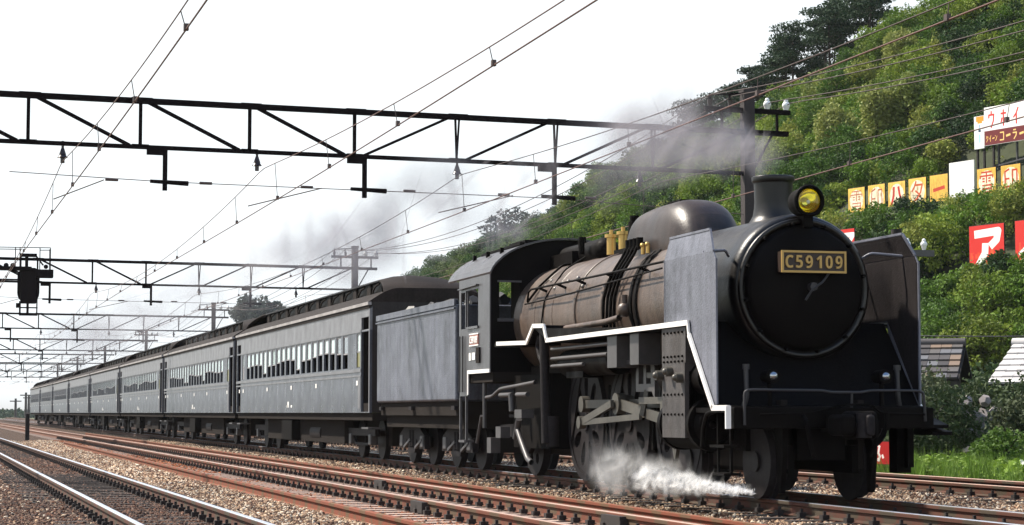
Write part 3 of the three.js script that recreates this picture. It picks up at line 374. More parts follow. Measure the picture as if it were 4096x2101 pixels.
// ---------------------------------------------------------------- passenger coaches
function makeCoach(k, zF, label) {
  const C = thing('passenger_coach', label, 'railway coach', [XC, 0, zF - 10], { world: true, group: 'coaches of the train' });
  const zB = zF - 19.9, far = k >= 5, pitch = 0.78, n = 20, w0 = zB + 2.1;
  const x0 = NEAR, x1 = FAR, holes = [], wins = [];
  for (let i = 0; i < n; i++) { const z = w0 + i * pitch + (i > 0 ? 0 : 0); wins.push([z, z + 0.56]); }
  wins.push([zF - 1.42, zF - 1.02]); wins.push([zB + 1.2, zB + 1.55]);
  for (const [a, b] of wins) holes.push(rect(a, b, 1.96, 2.68).reverse());
  const doorF = rect(zF - 0.92, zF - 0.1, 1.02, 3.0).reverse(), doorB = rect(zB + 0.1, zB + 0.85, 1.02, 3.0).reverse();
  part('body_side', prismX(rect(zB, zF, 1.0, 2.72), x0, x0 + 0.05, [...holes, ...[doorF, doorB].map(d => d.map(([a, b]) => [a, Math.min(b, 2.7)]))]), mat.coach, C);
  part('letter_board', prismX(rect(zB, zF, 2.72, 3.2), x0 + 0.002, x0 + 0.05, [doorF, doorB].map(d => d.map(([a, b]) => [a, b < 2 ? 2.74 : b]))), mat.coachTop, C);
  part('body_side', box(x1 - 0.05, x1, 1.0, 3.2, zB, zF), mat.coach, C);
  parts('belt_rail', [box(x0 - 0.015, x0, 1.86, 1.93, zB, zF - 0.92), box(x0 - 0.012, x0, 1.76, 1.8, zB, zF - 0.92), box(x0 - 0.015, x0 + 0.001, 2.7, 2.755, zB + 0.9, zF - 0.92)], mat.coachTop, C);
  parts('cornice', [box(x0 - 0.045, x0 + 0.03, 3.235, 3.3, zB, zF), box(x1 - 0.03, x1 + 0.045, 3.235, 3.3, zB, zF)], mat.cornice, C);
  parts('eave_board', [box(x0 - 0.02, x0 + 0.04, 3.17, 3.235, zB, zF), box(x1 - 0.04, x1 + 0.02, 3.17, 3.235, zB, zF)], mat.coachRoof, C);
  // end walls, partitions and interior
  const ew = z => [box(x0 + 0.05, XC - 0.4, 1.0, 3.3, z, z + 0.05), box(XC + 0.4, x1 - 0.05, 1.0, 3.3, z, z + 0.05), box(XC - 0.4, XC + 0.4, 3.0, 3.3, z, z + 0.05)];
  part('end_wall', [...ew(zF - 0.05), ...ew(zB)], mat.shadedEnd, C);
  part('interior', [box(x0 + 0.05, x1 - 0.05, 1.0, 1.2, zB + 0.05, zF - 0.05), box(x0 + 0.06, x1 - 0.05, 1.2, 3.25, zF - 0.98, zF - 0.94), box(x0 + 0.06, x1 - 0.05, 1.2, 3.25, zB + 0.9, zB + 0.94), box(x1 - 0.2, x1 - 0.051, 1.2, 3.1, zB + 0.95, zF - 1.0), box(x0 + 0.06, x1 - 0.05, 3.21, 3.25, zB + 0.05, zF - 0.05), ...wins.slice(0, n).filter((_, i) => i % 2 === 0).map(([a]) => box(x0 + 0.08, x0 + 1.1, 1.2, 2.1, a - 0.16, a - 0.08))], mat.inside, C);
  parts('gangway', [box(XC - 0.42, XC + 0.42, 1.05, 3.05, zF, zF + 0.3), box(XC - 0.42, XC + 0.42, 1.05, 3.05, zB - 0.3, zB)], mat.shadedEnd, C);
  // windows: a sash of glass over a white sheet added as reflected sky, lower half open to a dark interior
  const panes = new THREE.PlaneGeometry(1, 1);
  wins.forEach(([a, b], i) => {
    const end = i >= n; let open = far ? 0 : 0.36 + 0.06 * Math.sin(i * 0.9 + k) + 0.05 * (i / n);
    if (!far && (i === 4 || i === 11) && k % 3 === 0) open = 0.06; if (!far && k === 1 && (i === 6 || i === 7 || i === 13)) open = 0.08; if (!far && k === 2 && i === 9) open = 0.06;
    const yb = 1.96 + 0.72 * (far ? 0.46 : open + 0.12), dark = far || (k === 0 && (i === 18 || i === 19)), v = rnd();
    const f = part('window', [box(x0 + 0.012, x0 + 0.035, yb - 0.03, yb, a, b), box(x0 + 0.012, x0 + 0.035, 2.65, 2.68, a, b), box(x0 + 0.012, x0 + 0.035, yb, 2.65, a, a + 0.03), box(x0 + 0.012, x0 + 0.035, yb, 2.65, b - 0.03, b)], mat.sash, C);
    part('pane', box(x0 + 0.02, x0 + 0.024, yb, 2.65, a + 0.03, b - 0.03), mat.pane, f);
    if (!dark) part('blind', box(x0 + 0.028, x0 + 0.034, yb, 2.65, a + 0.03, b - 0.03), mat.blind, f);
    if (end) part('door_pane', box(x0 + 0.02, x0 + 0.026, 1.97, yb - 0.03, a, b), i === n ? M({ color: col(0.2, 0.19, 0.06), roughness: 0.3 }) : mat.sash, f);
  });
  // roof: curved lower deck, raised monitor with slots, upper deck, sloping hoods at the ends
  const lower = s => { const p = []; for (let q = 0; q <= 6; q++) { const t = q / 6; p.push([XC + s * (1.33 - 0.68 * t), 3.3 + 0.3 * Math.sin(t * Math.PI / 2)]); } return p; };
  const lo = lower(-1), hi = lower(1).reverse();
  part('roof', [prismZ([...lo, ...hi], zB, zF)], mat.coachRoof, C);
  const top = [[XC - 0.66, 3.58], [XC - 0.66, 3.82], [XC - 0.74, 3.84], [XC - 0.72, 3.88], [XC - 0.4, 3.96], [XC, 3.99], [XC + 0.4, 3.96], [XC + 0.72, 3.88], [XC + 0.74, 3.84], [XC + 0.66, 3.82], [XC + 0.66, 3.58]].reverse();
  const md = part('roof_monitor', prismZ(top, zB + 1.9, zF - 1.9), mat.monitor, C);
  const fins = []; for (let z = zB + 2.2; z < zF - 2.2; z += 1.62) { fins.push(z); }
  for (const z of fins) { part('monitor_post', box(XC - 0.70, XC - 0.655, 3.58, 3.83, z - 0.2, z + 0.2), mat.coachRoof, md); part('ventilator', [tube([[XC - 0.68, 3.62, z + 0.35], [XC - 0.72, 3.66, z + 0.6], [XC - 0.74, 3.75, z + 0.95], [XC - 0.7, 3.8, z + 1.2]], 0.022, 10, 5)], mat.coachRoof, md); }
  for (const [ze, dir] of [[zF, -1], [zB, 1]]) { // hood
    const zi = ze + dir * 1.9, nu = 10, pos = [], idx = []; const hoodTop = top.slice(1, -1), m = hoodTop.length;
    for (let q = 0; q <= nu; q++) { const t = q / nu, e = Math.sqrt(1 - t * t * 0.98); for (let j = 0; j < m; j++) { const [x, y] = hoodTop[j]; pos.push(XC + (x - XC) * (1 + 0.4 * t), 3.56 - 0.1 * t + (y - 3.56) * e, zi + (ze - zi) * t); } }
    for (let q = 0; q < nu; q++) for (let j = 0; j < m - 1; j++) { const a = q * m + j, b = a + m; dir < 0 ? idx.push(a, a + 1, b, b, a + 1, b + 1) : idx.push(a, b, a + 1, b, b + 1, a + 1); }
    const g = new THREE.BufferGeometry(); g.setAttribute('position', new THREE.Float32BufferAttribute(pos, 3)); g.setIndex(idx); g.computeVertexNormals(); part('roof_end_hood', g, mat.coachRoof, C);
  }
  // small plates, number, underframe, trucks
  parts('side_plate', [0.03, 0.07, 0.3, 0.5, 0.68, 0.93].map(t => box(x0 - 0.012, x0, 1.58, 1.68, zB + 19.9 * t, zB + 19.9 * t + 0.16)), mat.whitePlain, C);
  parts('coach_number', [[0.47, 0.06], [0.475, 0.15], [0.5, 0.06]].map(([t, h]) => box(x0 - 0.006, x0, 1.13, 1.13 + h, zB + 19.9 * t, zB + 19.9 * t + 0.2)), mat.whitePlain, C);
  parts('end_post', [box(x0 - 0.006, x0 + 0.001, 1.0, 3.17, zF - 0.1, zF - 0.02), box(x0 - 0.006, x0, 1.08, 1.8, zF - 1.25, zF - 1.0)], mat.coachTop, C);
  part('underframe', [box(x0 + 0.06, x1 - 0.06, 0.84, 0.998, zB, zF), box(XC - 0.6, XC + 0.6, 0.3, 0.84, zB + 1, zF - 1), box(x0 + 0.3, x0 + 0.5, 0.3, 0.84, zB + 4.3, zF - 4.3)], mat.inside, C);
  part('battery_box', [rbox(x0 + 0.08, x0 + 0.6, 0.3, 0.82, zB + 8.0, zB + 9.6, 0.03)], mat.under, C);
  part('air_tank', [cylZ(0.24, zB + 11.2, zB + 12.6, x0 + 0.5, 0.52)], mat.truck, C);
  parts('step', [box(x0 + 0.0, x0 + 0.3, 0.66, 0.7, zF - 0.85, zF - 0.15), box(x0, x0 + 0.3, 0.66, 0.7, zB + 0.15, zB + 0.85)], mat.pipe, C);
  for (const zc of [zF - 2.9, zB + 2.9]) for (const s of [-1, 1]) {
    for (const dz of [-1.1, 1.1]) part('wheel', [cylX(0.43, XC + s * 0.6 - 0.06, XC + s * 0.6 + 0.06, 0.43, zc + dz, 24)], mat.wheel, C);
    const x = XC + s * 0.86, f = part('truck_side_frame', [box(x - 0.05, x + 0.05, 0.5, 0.66, zc - 1.6, zc + 1.6), bar([x, 0.32, zc - 0.7], [x, 0.32, zc + 0.7], 0.06), bar([x, 0.32, zc - 0.7], [x, 0.52, zc - 1.1], 0.05), bar([x, 0.32, zc + 0.7], [x, 0.52, zc + 1.1], 0.05)], mat.truck, C);
    parts('axle_box', [-1.1, 1.1].map(dz => rbox(x - 0.08, x + 0.08, 0.3, 0.54, zc + dz - 0.13, zc + dz + 0.13, 0.03)), mat.pipe, f);
  }
}
const coachLabels = ['first grey coach directly behind the tender, with half open windows', 'second grey coach of the train, counted from the tender', 'third grey coach of the train, counted from the tender', 'fourth grey coach of the train, counted from the tender', 'fifth grey coach of the train, nearest of the distant ones', 'sixth coach of the train, with a dark unbroken window band', 'seventh coach of the train, last but one, with dark windows', 'last coach of the train, at its far tail on the left'];
coachLabels.forEach((l, k) => makeCoach(k, -42.2 - 20.65 * k, l));

// ---------------------------------------------------------------- ground, hill, ballast
const ridgePts = [[-300, 4], [-292, 11.5], [-275, 13], [-255, 12.9], [-238, 13.6], [-222, 15.4], [-212, 16.8], [-200, 18.8], [-188, 21.6], [-182, 22.2], [-176, 22.4], [-172, 22.2], [-166, 22.6], [-160, 23.6], [-154, 24.8], [-147, 26.4], [-140, 28.2], [-130, 30.5], [-100, 33], [0, 34]];
function ridge(z) { if (z <= ridgePts[0][0]) return 4 * clamp((z + 330) / 30); for (let i = 1; i < ridgePts.length; i++) if (z <= ridgePts[i][0]) { const [a, ya] = ridgePts[i - 1], [b, yb] = ridgePts[i]; return ya + (yb - ya) * (z - a) / (b - a); } return 34; }
const foot = z => z > -103 ? 33.4 + 0.268 * (z + 103) : z < -235 ? 33.4 + 0.5 * (-235 - z) : 33.4;
const n2 = (x, z, s) => fbm(((x / 64) % 1 + 1) % 1, ((z / 64) % 1 + 1) % 1, 8, 8, 3, s) - 0.5;
function hillY(x, z) {
  const s = 0.82 * (x - foot(z)), R = ridge(z), back = x > 68 ? (x - 68) * 0.35 : 0;
  const k = 1.2, h = -Math.log(Math.exp(-s / k) + Math.exp(-(R - back) / k)) * k; // soft minimum of slope and ridge
  return Math.max(-0.5, h + (h > 1 ? 1.1 * n2(x, z, 12) : 0));
}
{
  const g = new THREE.PlaneGeometry(5000, 5000).rotateX(-Math.PI / 2).translate(0, -0.62, -900);
  solo('ground', g, mat.field, { kind: 'structure' });
  const x0 = 22, x1 = 130, z0 = -340, z1 = 10, nx = 90, nz = 170, pos = [], idx = [];
  for (let j = 0; j <= nz; j++) for (let i = 0; i <= nx; i++) { const x = x0 + (x1 - x0) * i / nx, z = z0 + (z1 - z0) * j / nz; pos.push(x, Math.max(-0.6, hillY(x, z)) - (i === 0 || j === 0 ? 0.4 : 0), z); }
  for (let j = 0; j < nz; j++) for (let i = 0; i < nx; i++) { const a = j * (nx + 1) + i, b = a + nx + 1; idx.push(a, b, a + 1, a + 1, b, b + 1); }
  const h = new THREE.BufferGeometry(); h.setAttribute('position', new THREE.Float32BufferAttribute(pos, 3)); h.setIndex(idx); h.computeVertexNormals();
  solo('hillside', h, mat.soil, { kind: 'structure' });
}
// the four tracks: x at rail level as a function of z
const TR = [{ c: z => 2.33 + 0.0075 * (z + 19), n: 0 }, { c: z => 6.0 + 0.003 * (z + 25), n: 1 }, { c: () => XC, n: 2 }, { c: () => 14.6, n: 3 }];
function ballastY(x, z) {
  let y = -0.235; for (const t of TR) { const d = Math.abs(x - t.c(z)); if (d < 1.6) y = Math.max(y, -0.235 + 0.055 * sm(1.6, 0.95, d)); }
  y += 0.03 * n2(x * 3, z * 3, 31) + 0.05 * n2(x, z, 37);
  if (x > 3.4 && x < 4.9) y += 0.05 * sm(0.75, 0, Math.abs(x - 4.15));
  if (x < 0.6) y -= 0.25 * sm(0.6, -1.5, x); if (x > 15.8) y -= 0.4 * sm(15.8, 17.2, x);
  return y;
}
{
  const xs = [], zs = []; for (let x = -3; x <= 17.4; x += 0.15) xs.push(x); for (let z = 8; z > -460;) { zs.push(z); z -= z > -12 ? 2 : z > -55 ? 0.22 : z > -120 ? 1 : 6; }
  const pos = [], idx = [], uv = []; for (const z of zs) for (const x of xs) pos.push(x, ballastY(x, z), z);
  const nx = xs.length; for (let j = 0; j < zs.length - 1; j++) for (let i = 0; i < nx - 1; i++) { const a = j * nx + i, b = a + nx; idx.push(a, a + 1, b, b, a + 1, b + 1); }
  const g = new THREE.BufferGeometry(); g.setAttribute('position', new THREE.Float32BufferAttribute(pos, 3)); g.setIndex(idx); g.computeVertexNormals();
  solo('ballast_bed', g, mat.ballast, { kind: 'structure' });
}
{ // loose stones on the bed, densest close to the camera
  const base = []; for (let k = 0; k < 5; k++) { const g = new THREE.IcosahedronGeometry(1, 0), p = g.attributes.position, m = new Map(); for (let i = 0; i < p.count; i++) { const key = [p.getX(i), p.getY(i), p.getZ(i)].map(v => v.toFixed(3)).join(); if (!m.has(key)) m.set(key, rr(0.7, 1.15)); const s = m.get(key); p.setXYZ(i, p.getX(i) * s, p.getY(i) * s * 0.75, p.getZ(i) * s); } g.computeVertexNormals(); base.push(g); }
  const C = [[0.74, 0.56, 0.38], [0.58, 0.38, 0.23], [0.28, 0.16, 0.095], [0.12, 0.065, 0.04], [0.86, 0.73, 0.56], [0.42, 0.26, 0.16]];
  const brown = [[0.16, 0.085, 0.055], [0.1, 0.052, 0.036], [0.22, 0.13, 0.085], [0.06, 0.036, 0.028], [0.2, 0.085, 0.045]];
  const rust = [[0.36, 0.1, 0.03], [0.25, 0.075, 0.025], [0.44, 0.16, 0.06]];
  const lists = base.map(() => []);
  for (let i = 0; i < 380000; i++) {
    const d = 15.5 + 75 * Math.pow(rnd(), 1.7), z = -d, x = rr(0.2, 16.2);
    const px = (x / d) * 2075 - 62; if (px < -60 || px > 1100) continue;
    let near = 9, tr = 0; TR.forEach((t, k) => { const q = Math.abs(x - t.c(z)); if (q < near) { near = q; tr = k; } });
    if (near > 0.48 && near < 0.66) continue; // clear of the rails
    { const st = tr === 1 ? 0.5 : 0.62, q = ((-14 - z) / st) % 1; if (near < 1.06 && (q < 0.22 || q > 0.78) && rnd() < (tr === 1 ? 0.93 : 0.7)) continue; }
    let pal = C; const left = x < TR[0].c(z) + 0.75;
    if (near < 0.5) pal = brown; else if (left) pal = rnd() < 0.88 ? brown : C; else if (tr === 1 && near < 1.15) pal = rnd() < 0.75 ? rust : brown; else if (near < 0.95) pal = rnd() < 0.6 ? brown : C; else if (rnd() < 0.18) pal = brown;
    const c = pal[Math.floor(rnd() * pal.length)], v = rr(0.5, 0.95) * (0.75 + 1.1 * clamp(n2(x * 2, z * 2, 45) + 0.4)), s = rr(0.011, 0.028) * (d > 40 ? 1.4 : 1);
    lists[i % 5].push([x, ballastY(x, z) + s * 0.3, z, s, c[0] * v, c[1] * v, c[2] * v]);
  }
  const m4 = new THREE.Matrix4(), q = new THREE.Quaternion(), e = new THREE.Euler(), cc = new THREE.Color();
  lists.forEach((l, k) => { const im = new THREE.InstancedMesh(base[k], mat.stone, l.length); l.forEach((a, i) => { q.setFromEuler(e.set(rr(0, 6), rr(0, 6), rr(0, 6))); m4.compose(V(a[0], a[1], a[2]), q, V(a[3] * rr(0.8, 1.3), a[3], a[3] * rr(0.8, 1.3))); im.setMatrixAt(i, m4); im.setColorAt(i, cc.setRGB(a[4], a[5], a[6])); }); im.name = numbered('ballast_stones'); im.userData = { kind: 'stuff', label: 'loose cream and brown ballast stones between and beside the rails', category: 'gravel' }; im.castShadow = im.receiveShadow = true; scene.add(im); });
}
// tracks: rails, sleepers, clips
{
  const L = ['double shiny railway track in the left foreground on dark wooden sleepers', 'rusty brown railway track between the shiny track and the train', 'railway track that the train runs on', 'railway track on the far side of the train, below the green verge'];
  const prof = [[-0.061, -0.153], [0.061, -0.153], [0.061, -0.142], [0.012, -0.126], [0.009, -0.05], [0.032, -0.038], [0.033, -0.008], [0.026, 0], [-0.026, 0], [-0.033, -0.008], [-0.032, -0.038], [-0.009, -0.05], [-0.012, -0.126], [-0.061, -0.142]];
  TR.forEach((t, k) => {
    const g = thing('railway_track', L[k], 'railway track'), dx = t.c(-100) - t.c(-101), sk = new THREE.Matrix4().set(1, 0, dx, 0, 0, 1, 0, 0, 0, 0, 1, 0, 0, 0, 0, 1);
    for (const s of [-1, 1]) {
      const X = t.c(0) + s * 0.566;
      const r = part('rail', prismZ(prof, -460, 8).applyMatrix4(sk).translate(X, 0, 0), k === 1 ? mat.railOrange : mat.railRust, g);
      part('running_surface', prismZ([[-0.03, -0.001], [0.03, -0.001], [0.026, 0.004], [-0.026, 0.004]], -460, 8).applyMatrix4(sk).translate(X, 0, 0), k === 1 || k === 3 ? mat.railHeadBrown : mat.railHead, r);
    }
    const step = k === 1 ? 0.5 : 0.62, len = k === 1 ? 2.1 : 2.2, far = [];
    let cnt = 0; for (let z = -14; z > -300; z -= step) {
      const x = t.c(z), j = rr(-0.03, 0.03), y = k === 1 ? -0.155 : -0.154, b = box(x - len / 2 + rr(-0.04, 0.04), x + len / 2 + rr(-0.04, 0.04), -0.3, y, z - 0.1 + j, z + 0.1 + j);
      if (z > -75 && cnt < 290) { part('sleeper', b, k === 1 ? mat.sleeperPale : rnd() < 0.2 ? mat.sleeperDark : mat.sleeperWood, g); cnt++; } else far.push(b);
    }
    part('far_sleepers', far, k === 1 ? mat.sleeperPale : mat.sleeperWood, g, { kind: 'stuff' });
    const cl = []; for (let z = -14; z > -95; z -= step) for (const s of [-1, 1]) for (const w of [-1, 1]) { const x = t.c(z) + s * 0.566 + w * 0.085; cl.push(box(x - 0.04, x + 0.04, -0.15, -0.1, z - 0.045, z + 0.045), box(x - 0.015, x + 0.015, -0.1, -0.06, z - 0.015, z + 0.015)); }
    part('rail_clips', cl, mat.clip, g, { kind: 'stuff' });
    if (k === 1) for (const [z, s] of [[-23.5, -1], [-19.8, 1], [-31, 1]]) part('rail_joint', [box(t.c(z) + s * 0.566 - 0.1, t.c(z) + s * 0.566 + 0.1, -0.15, -0.02, z - 0.3, z + 0.3)], mat.clip, g);
  });
}

{ // old rails laid out along the rusty track
  const prof = [[-0.06, -0.15], [0.06, -0.15], [0.06, -0.138], [0.012, -0.122], [0.01, -0.05], [0.033, -0.036], [0.033, -0.006], [0.026, 0], [-0.026, 0], [-0.033, -0.006], [-0.033, -0.036], [-0.01, -0.05], [-0.012, -0.122], [-0.06, -0.138]];
  solo('spare_rail', prismZ(prof, -77.5, 6).translate(TR[1].c(-40) - 1.5, -0.045, 0), mat.railSpare, { label: 'rust red loose rail lying along the near side of the rusty track', category: 'rail' });
  solo('spare_rail', prismZ(prof, -111, 6).translate(TR[1].c(-40) + 1.53, -0.045, 0), mat.railSpare, { label: 'rust red loose rail lying between the rusty track and the train', category: 'rail' });
}

// ---------------------------------------------------------------- catenary gantries
const GX = [-2.7, -0.6, 1.53, 3.63, 5.75, 7.86, 9.99, 12.12, 14.3, 16.5];
const GZ = [[-39.56, 0.082], [-82.1, 0.125], [-127.4, 0.15], [-171.0, 0.15], [-215, 0.15], [-259, 0.15], [-303, 0.15]];
const gAt = (k, x) => GZ[k][0] - GZ[k][1] * x + 0.0;
function gantry(k) {
  const gz = x => gAt(k, x), th = k > 2 ? 1.25 : 1, G = thing('catenary_gantry', ['nearest black steel lattice gantry spanning the tracks over the locomotive', 'second lattice gantry, carrying the signal at its left end', 'third lattice gantry from the front, over the coaches', 'fourth lattice gantry, faint over the middle of the train', 'fifth lattice gantry, small and pale over the far coaches', 'sixth lattice gantry, far off above the tail of the train', 'farthest lattice gantry, above the vanishing tracks'][k], 'gantry', [7, 0, gz(7)], { world: true, group: 'gantries over the tracks' });
  const yT = 6.96, yB = 6.07, P = (x, y, dz = 0) => [x, y, gz(x) + dz];
  part('top_chord', [bar(P(-2.7, yT), P(17.45, yT), 0.12, 0.1 * th), bar(P(-2.7, yT - 0.03, 0.0), P(17.45, yT - 0.03, 0), 0.05, 0.06), ...GX.slice(1, 9).map(x => bar(P(x - 0.18, yT + 0.05), P(x + 0.22, yT + 0.05), 0.13, 0.02))], mat.truss, G);
  part('bottom_chord', [bar(P(-2.7, yB), P(16.5, yB), 0.1, 0.075 * th), ...GX.slice(1, 9).map(x => bar(P(x - 0.16, yB + 0.02), P(x + 0.16, yB + 0.02), 0.1, 0.06))], mat.truss, G);
  GX.slice(1, 9).forEach((x, i) => {
    part('vertical_strut', i < 5 ? [bar(P(x, yB), P(x, yT), 0.065 * th)] : [bar(P(x, yB), P(x - 0.03, yT), 0.04 * th), bar(P(x, yB), P(x + 0.055, yT), 0.035 * th)], mat.truss, G);
  });
  for (let i = 0; i < 9; i++) { const a = GX[i], b = GX[i + 1]; part('diagonal_brace', i < 5 ? bar(P(a + 0.16, yT - 0.03), P(b - 0.2, yB + 0.02), 0.065 * th) : bar(P(a + 0.18, yB + 0.02), P(b - 0.18, yT - 0.03), 0.055 * th), mat.truss, G); }
  for (const [x, s] of [[16.5, 1], [-2.7, -1]]) part('mast', [bar([x, -0.6, gz(x)], [x, 7.86, gz(x)], 0.24), box(x - 0.14, x + 0.14, 7.8, 7.88, gz(x) - 0.14, gz(x) + 0.14), box(x - 0.35, x + 0.35, -0.6, -0.1, gz(x) - 0.35, gz(x) + 0.35)], mat.mast, G);
  part('crossarm', [bar(P(15.5, 7.42), P(17.5, 7.42), 0.1, 0.1), bar(P(15.9, 7.4), P(15.9, yT), 0.05), bar(P(17.2, 7.4), P(17.2, yT), 0.05), bar(P(15.6, 7.72), P(16.4, 7.78), 0.035), bar(P(15.62, 7.45), P(15.62, 7.75), 0.05), bar(P(16.08, 7.45), P(16.08, 7.76), 0.04), bar(P(17.1, yT), P(16.6, 6.1), 0.04)], mat.truss, G);
  for (const x of [16.97, 17.42]) part('white_insulator', [cylY(0.05, 0.08, 7.47, 7.56, x, gz(x), 12), sphere(0.085, x, 7.58, gz(x), 12), sphere(0.05, x, 7.67, gz(x), 10)], mat.porcelain, G);
  for (const x of [15.62, 16.1]) part('pin_insulator', [cylY(0.04, 0.06, 7.47, 7.62, x, gz(x), 10)], mat.insulDark, G);
  [TR[0].c(gz(2.3)), 5.9, 10.0, 14.0].forEach(x => part('hanging_insulator', [cylY(0.025, 0.025, 5.98, 6.12, x, gz(x), 8), cylY(0.07, 0.03, 5.86, 5.98, x, gz(x), 10), cylY(0.1, 0.06, 5.8, 5.86, x, gz(x), 12), cylY(0.04, 0.04, 5.7, 5.8, x, gz(x), 8)], mat.insulDark, G));
  for (const x of [4.11, 8.07, 12.1]) part('drop_post', [bar(P(x, yB), P(x, 5.25), 0.085 * th), bar(P(x - 0.35, yB - 0.08), P(x + 0.03, yB - 0.08), 0.09, 0.12), rod(P(x - 0.28, 5.42), P(x + 0.45, 5.4), 0.035, 8, 0.05)], mat.truss, G);
  part('span_wire', [tube([P(1.2, 5.5), P(4.11, 5.42), P(8.07, 5.4), P(12.1, 5.38), P(16.4, 5.2)], 0.009, 60, 5), ...[3.1, 4.9, 6.9, 9.0, 11.0, 12.9].map(x => rod(P(x - 0.12, 5.42), P(x + 0.12, 5.42), 0.03, 6))], mat.wire, G);
  for (const [x, t] of [[2.95, 0], [7.2, 1], [11.2, 2]]) part('pull_off_arm', [rod(P(x, 5.41), [TR[t].c(gz(x)) - 0.12 + 0.0, 5.08, gz(x) - 0.6], 0.012, 5)], mat.wire, G);
  return G;
}
GZ.forEach((_, k) => gantry(k));

// ---------------------------------------------------------------- overhead lines
const sup = [4, -39.8, -83, -128.5, -172.2, -216, -260, -304];
function sagY(z, yS, sag) { for (let i = 0; i < sup.length - 1; i++) if (z <= sup[i] && z >= sup[i + 1]) { const t = (sup[i] - z) / (sup[i] - sup[i + 1]); return yS - 4 * sag * t * (1 - t); } return yS; }
['overhead line above the shiny left track', 'overhead line above the rusty middle track', 'overhead line above the train', 'overhead line above the track behind the train'].forEach((l, k) => {
  const c = k === 3 ? () => 14.2 : TR[k].c, G = thing('overhead_line', l, 'catenary wire'), m = [], w = [], dr = [];
  const zig = z => 0.12 * Math.sin((z + 39.8) / 44 * Math.PI + k);
  for (let z = 4; z >= -300; z -= 2) { m.push([c(z) + zig(z) * 0.5, sagY(z, 5.74, 0.56), z]); w.push([c(z) + zig(z), 5.0, z]); }
  const mw = k === 2 || k === 3 ? mat.wire : mat.wireCopper;
  part('messenger_wire', tube(m, 0.0085, 300, 5), mw, G); part('contact_wire', tube(w, 0.0105, 300, 5), mat.wireCopper, G);
  for (let z = -6 - k * 1.3; z > -150; z -= 5.2) { const a = [c(z) + zig(z), 5.0, z], b = [c(z) + zig(z) * 0.5, sagY(z, 5.74, 0.56), z]; part('dropper', [rod(a, b, 0.006, 4), box(a[0] - 0.025, a[0] + 0.025, 4.99, 5.06, z - 0.035, z + 0.035)], mat.wire, G); }
});
[[15.62, 'upper outer'], [16.1, 'upper inner'], [16.97, 'lower inner'], [17.42, 'lower outer']].forEach(([x, l], i) => {
  const p = []; for (let z = 4; z >= -300; z -= 1.5) p.push([x, sagY(z, i < 2 ? 7.72 : 7.62, 1.0), z - 0.082 * 14]);
  solo('feeder_cable', tube(p, 0.011, 320, 5), mat.wire, { label: `black feeder cable along the right mast tops, ${l} one at the crossarms`, category: 'cable' });
});
solo('telephone_cable', tube([[19, 2.62, -40], [21, 2.55, -38], [24, 2.62, -36], [28, 2.9, -33]], 0.012, 30, 5), mat.pipe, { label: 'thin pale cable in front of the lower hillside bushes', category: 'cable' });

// ---------------------------------------------------------------- signal on the second gantry
{
  const x = 3.28, z = gAt(1, 3.28) + 0.35, S = thing('railway_signal', 'black railway signal with round ended back plate hanging at the second gantry', 'signal', [x, 5.8, z], { world: true });
  const plate = []; for (let k = 0; k <= 12; k++) { const a = Math.PI + Math.PI * k / 12; plate.push([x + 0.42 * Math.cos(a), 5.62 + 0.42 * Math.sin(a)]); } plate.push([x + 0.42, 6.45], [x + 0.25, 6.6], [x - 0.2, 6.6], [x - 0.42, 6.4]);
  part('back_plate', prismZ(plate, z, z + 0.03), mat.truss, S);
  part('lamp_case', [rbox(x - 0.3, x + 0.3, 5.2, 6.5, z + 0.03, z + 0.28, 0.05)], mat.truss, S);
  for (const y of [5.5, 5.85, 6.2]) part('lamp_hood', cylZ(0.13, z - 0.3, z, x, y, 16), mat.truss, S);
  part('platform', [box(x + 0.2, x + 0.92, 6.22, 6.52, z - 0.3, z + 0.4), box(x - 3.0, x + 0.1, 6.5, 6.62, z - 0.4, z + 0.4), box(x - 2.5, x - 0.4, 6.1, 6.16, z - 0.05, z + 0.05), bar([x - 0.6, 6.5, z], [x - 0.1, 6.3, z], 0.07), sphere(0.1, x - 0.6, 6.68, z, 8), sphere(0.1, x - 0.85, 6.68, z, 8), sphere(0.09, x + 0.65, 6.65, z, 8)], mat.truss, S);
  part('railing', [...[-3, -1.4, -0.52, -0.35, 0.4, 0.8].map(d => bar([x + d, 6.5, z + 0.38], [x + d, 7.36, z + 0.38], 0.035)), bar([x - 3, 7.34, z + 0.38], [x + 0.8, 7.36, z + 0.38], 0.03), bar([x - 3, 7.26, z + 0.38], [x - 0.3, 7.28, z + 0.38], 0.03), bar([x + 0.4, 7.26, z + 0.38], [x + 0.8, 7.27, z + 0.38], 0.03), bar([x + 0.8, 6.5, z - 0.38], [x + 0.8, 7.36, z - 0.38], 0.03), box(x - 0.35, x + 0.3, 7.02, 7.14, z - 0.1, z + 0.2)], mat.truss, S);
  part('hanger', [bar([x - 0.08, 6.5, z], [x - 0.08, 7.1, z], 0.12), bar([x - 0.3, 6.5, z], [x - 0.3, 7.1, z], 0.06), bar([x + 0.28, 7.05, z], [x + 0.55, 6.7, z], 0.06)], mat.truss, S);
  part('lower_frame', [box(x - 0.34, x + 0.36, 4.74, 4.82, z, z + 0.1), bar([x - 0.31, 4.76, z + 0.05], [x - 0.31, 5.3, z + 0.05], 0.07), bar([x + 0.33, 4.76, z + 0.05], [x + 0.33, 5.5, z + 0.05], 0.05), bar([x - 0.02, 4.76, z + 0.05], [x - 0.02, 5.3, z + 0.05], 0.09), bar([x - 0.34, 5.05, z + 0.05], [x + 0.36, 5.05, z + 0.05], 0.05), box(x - 0.46, x - 0.3, 5.04, 5.22, z, z + 0.15)], mat.truss, S);
}
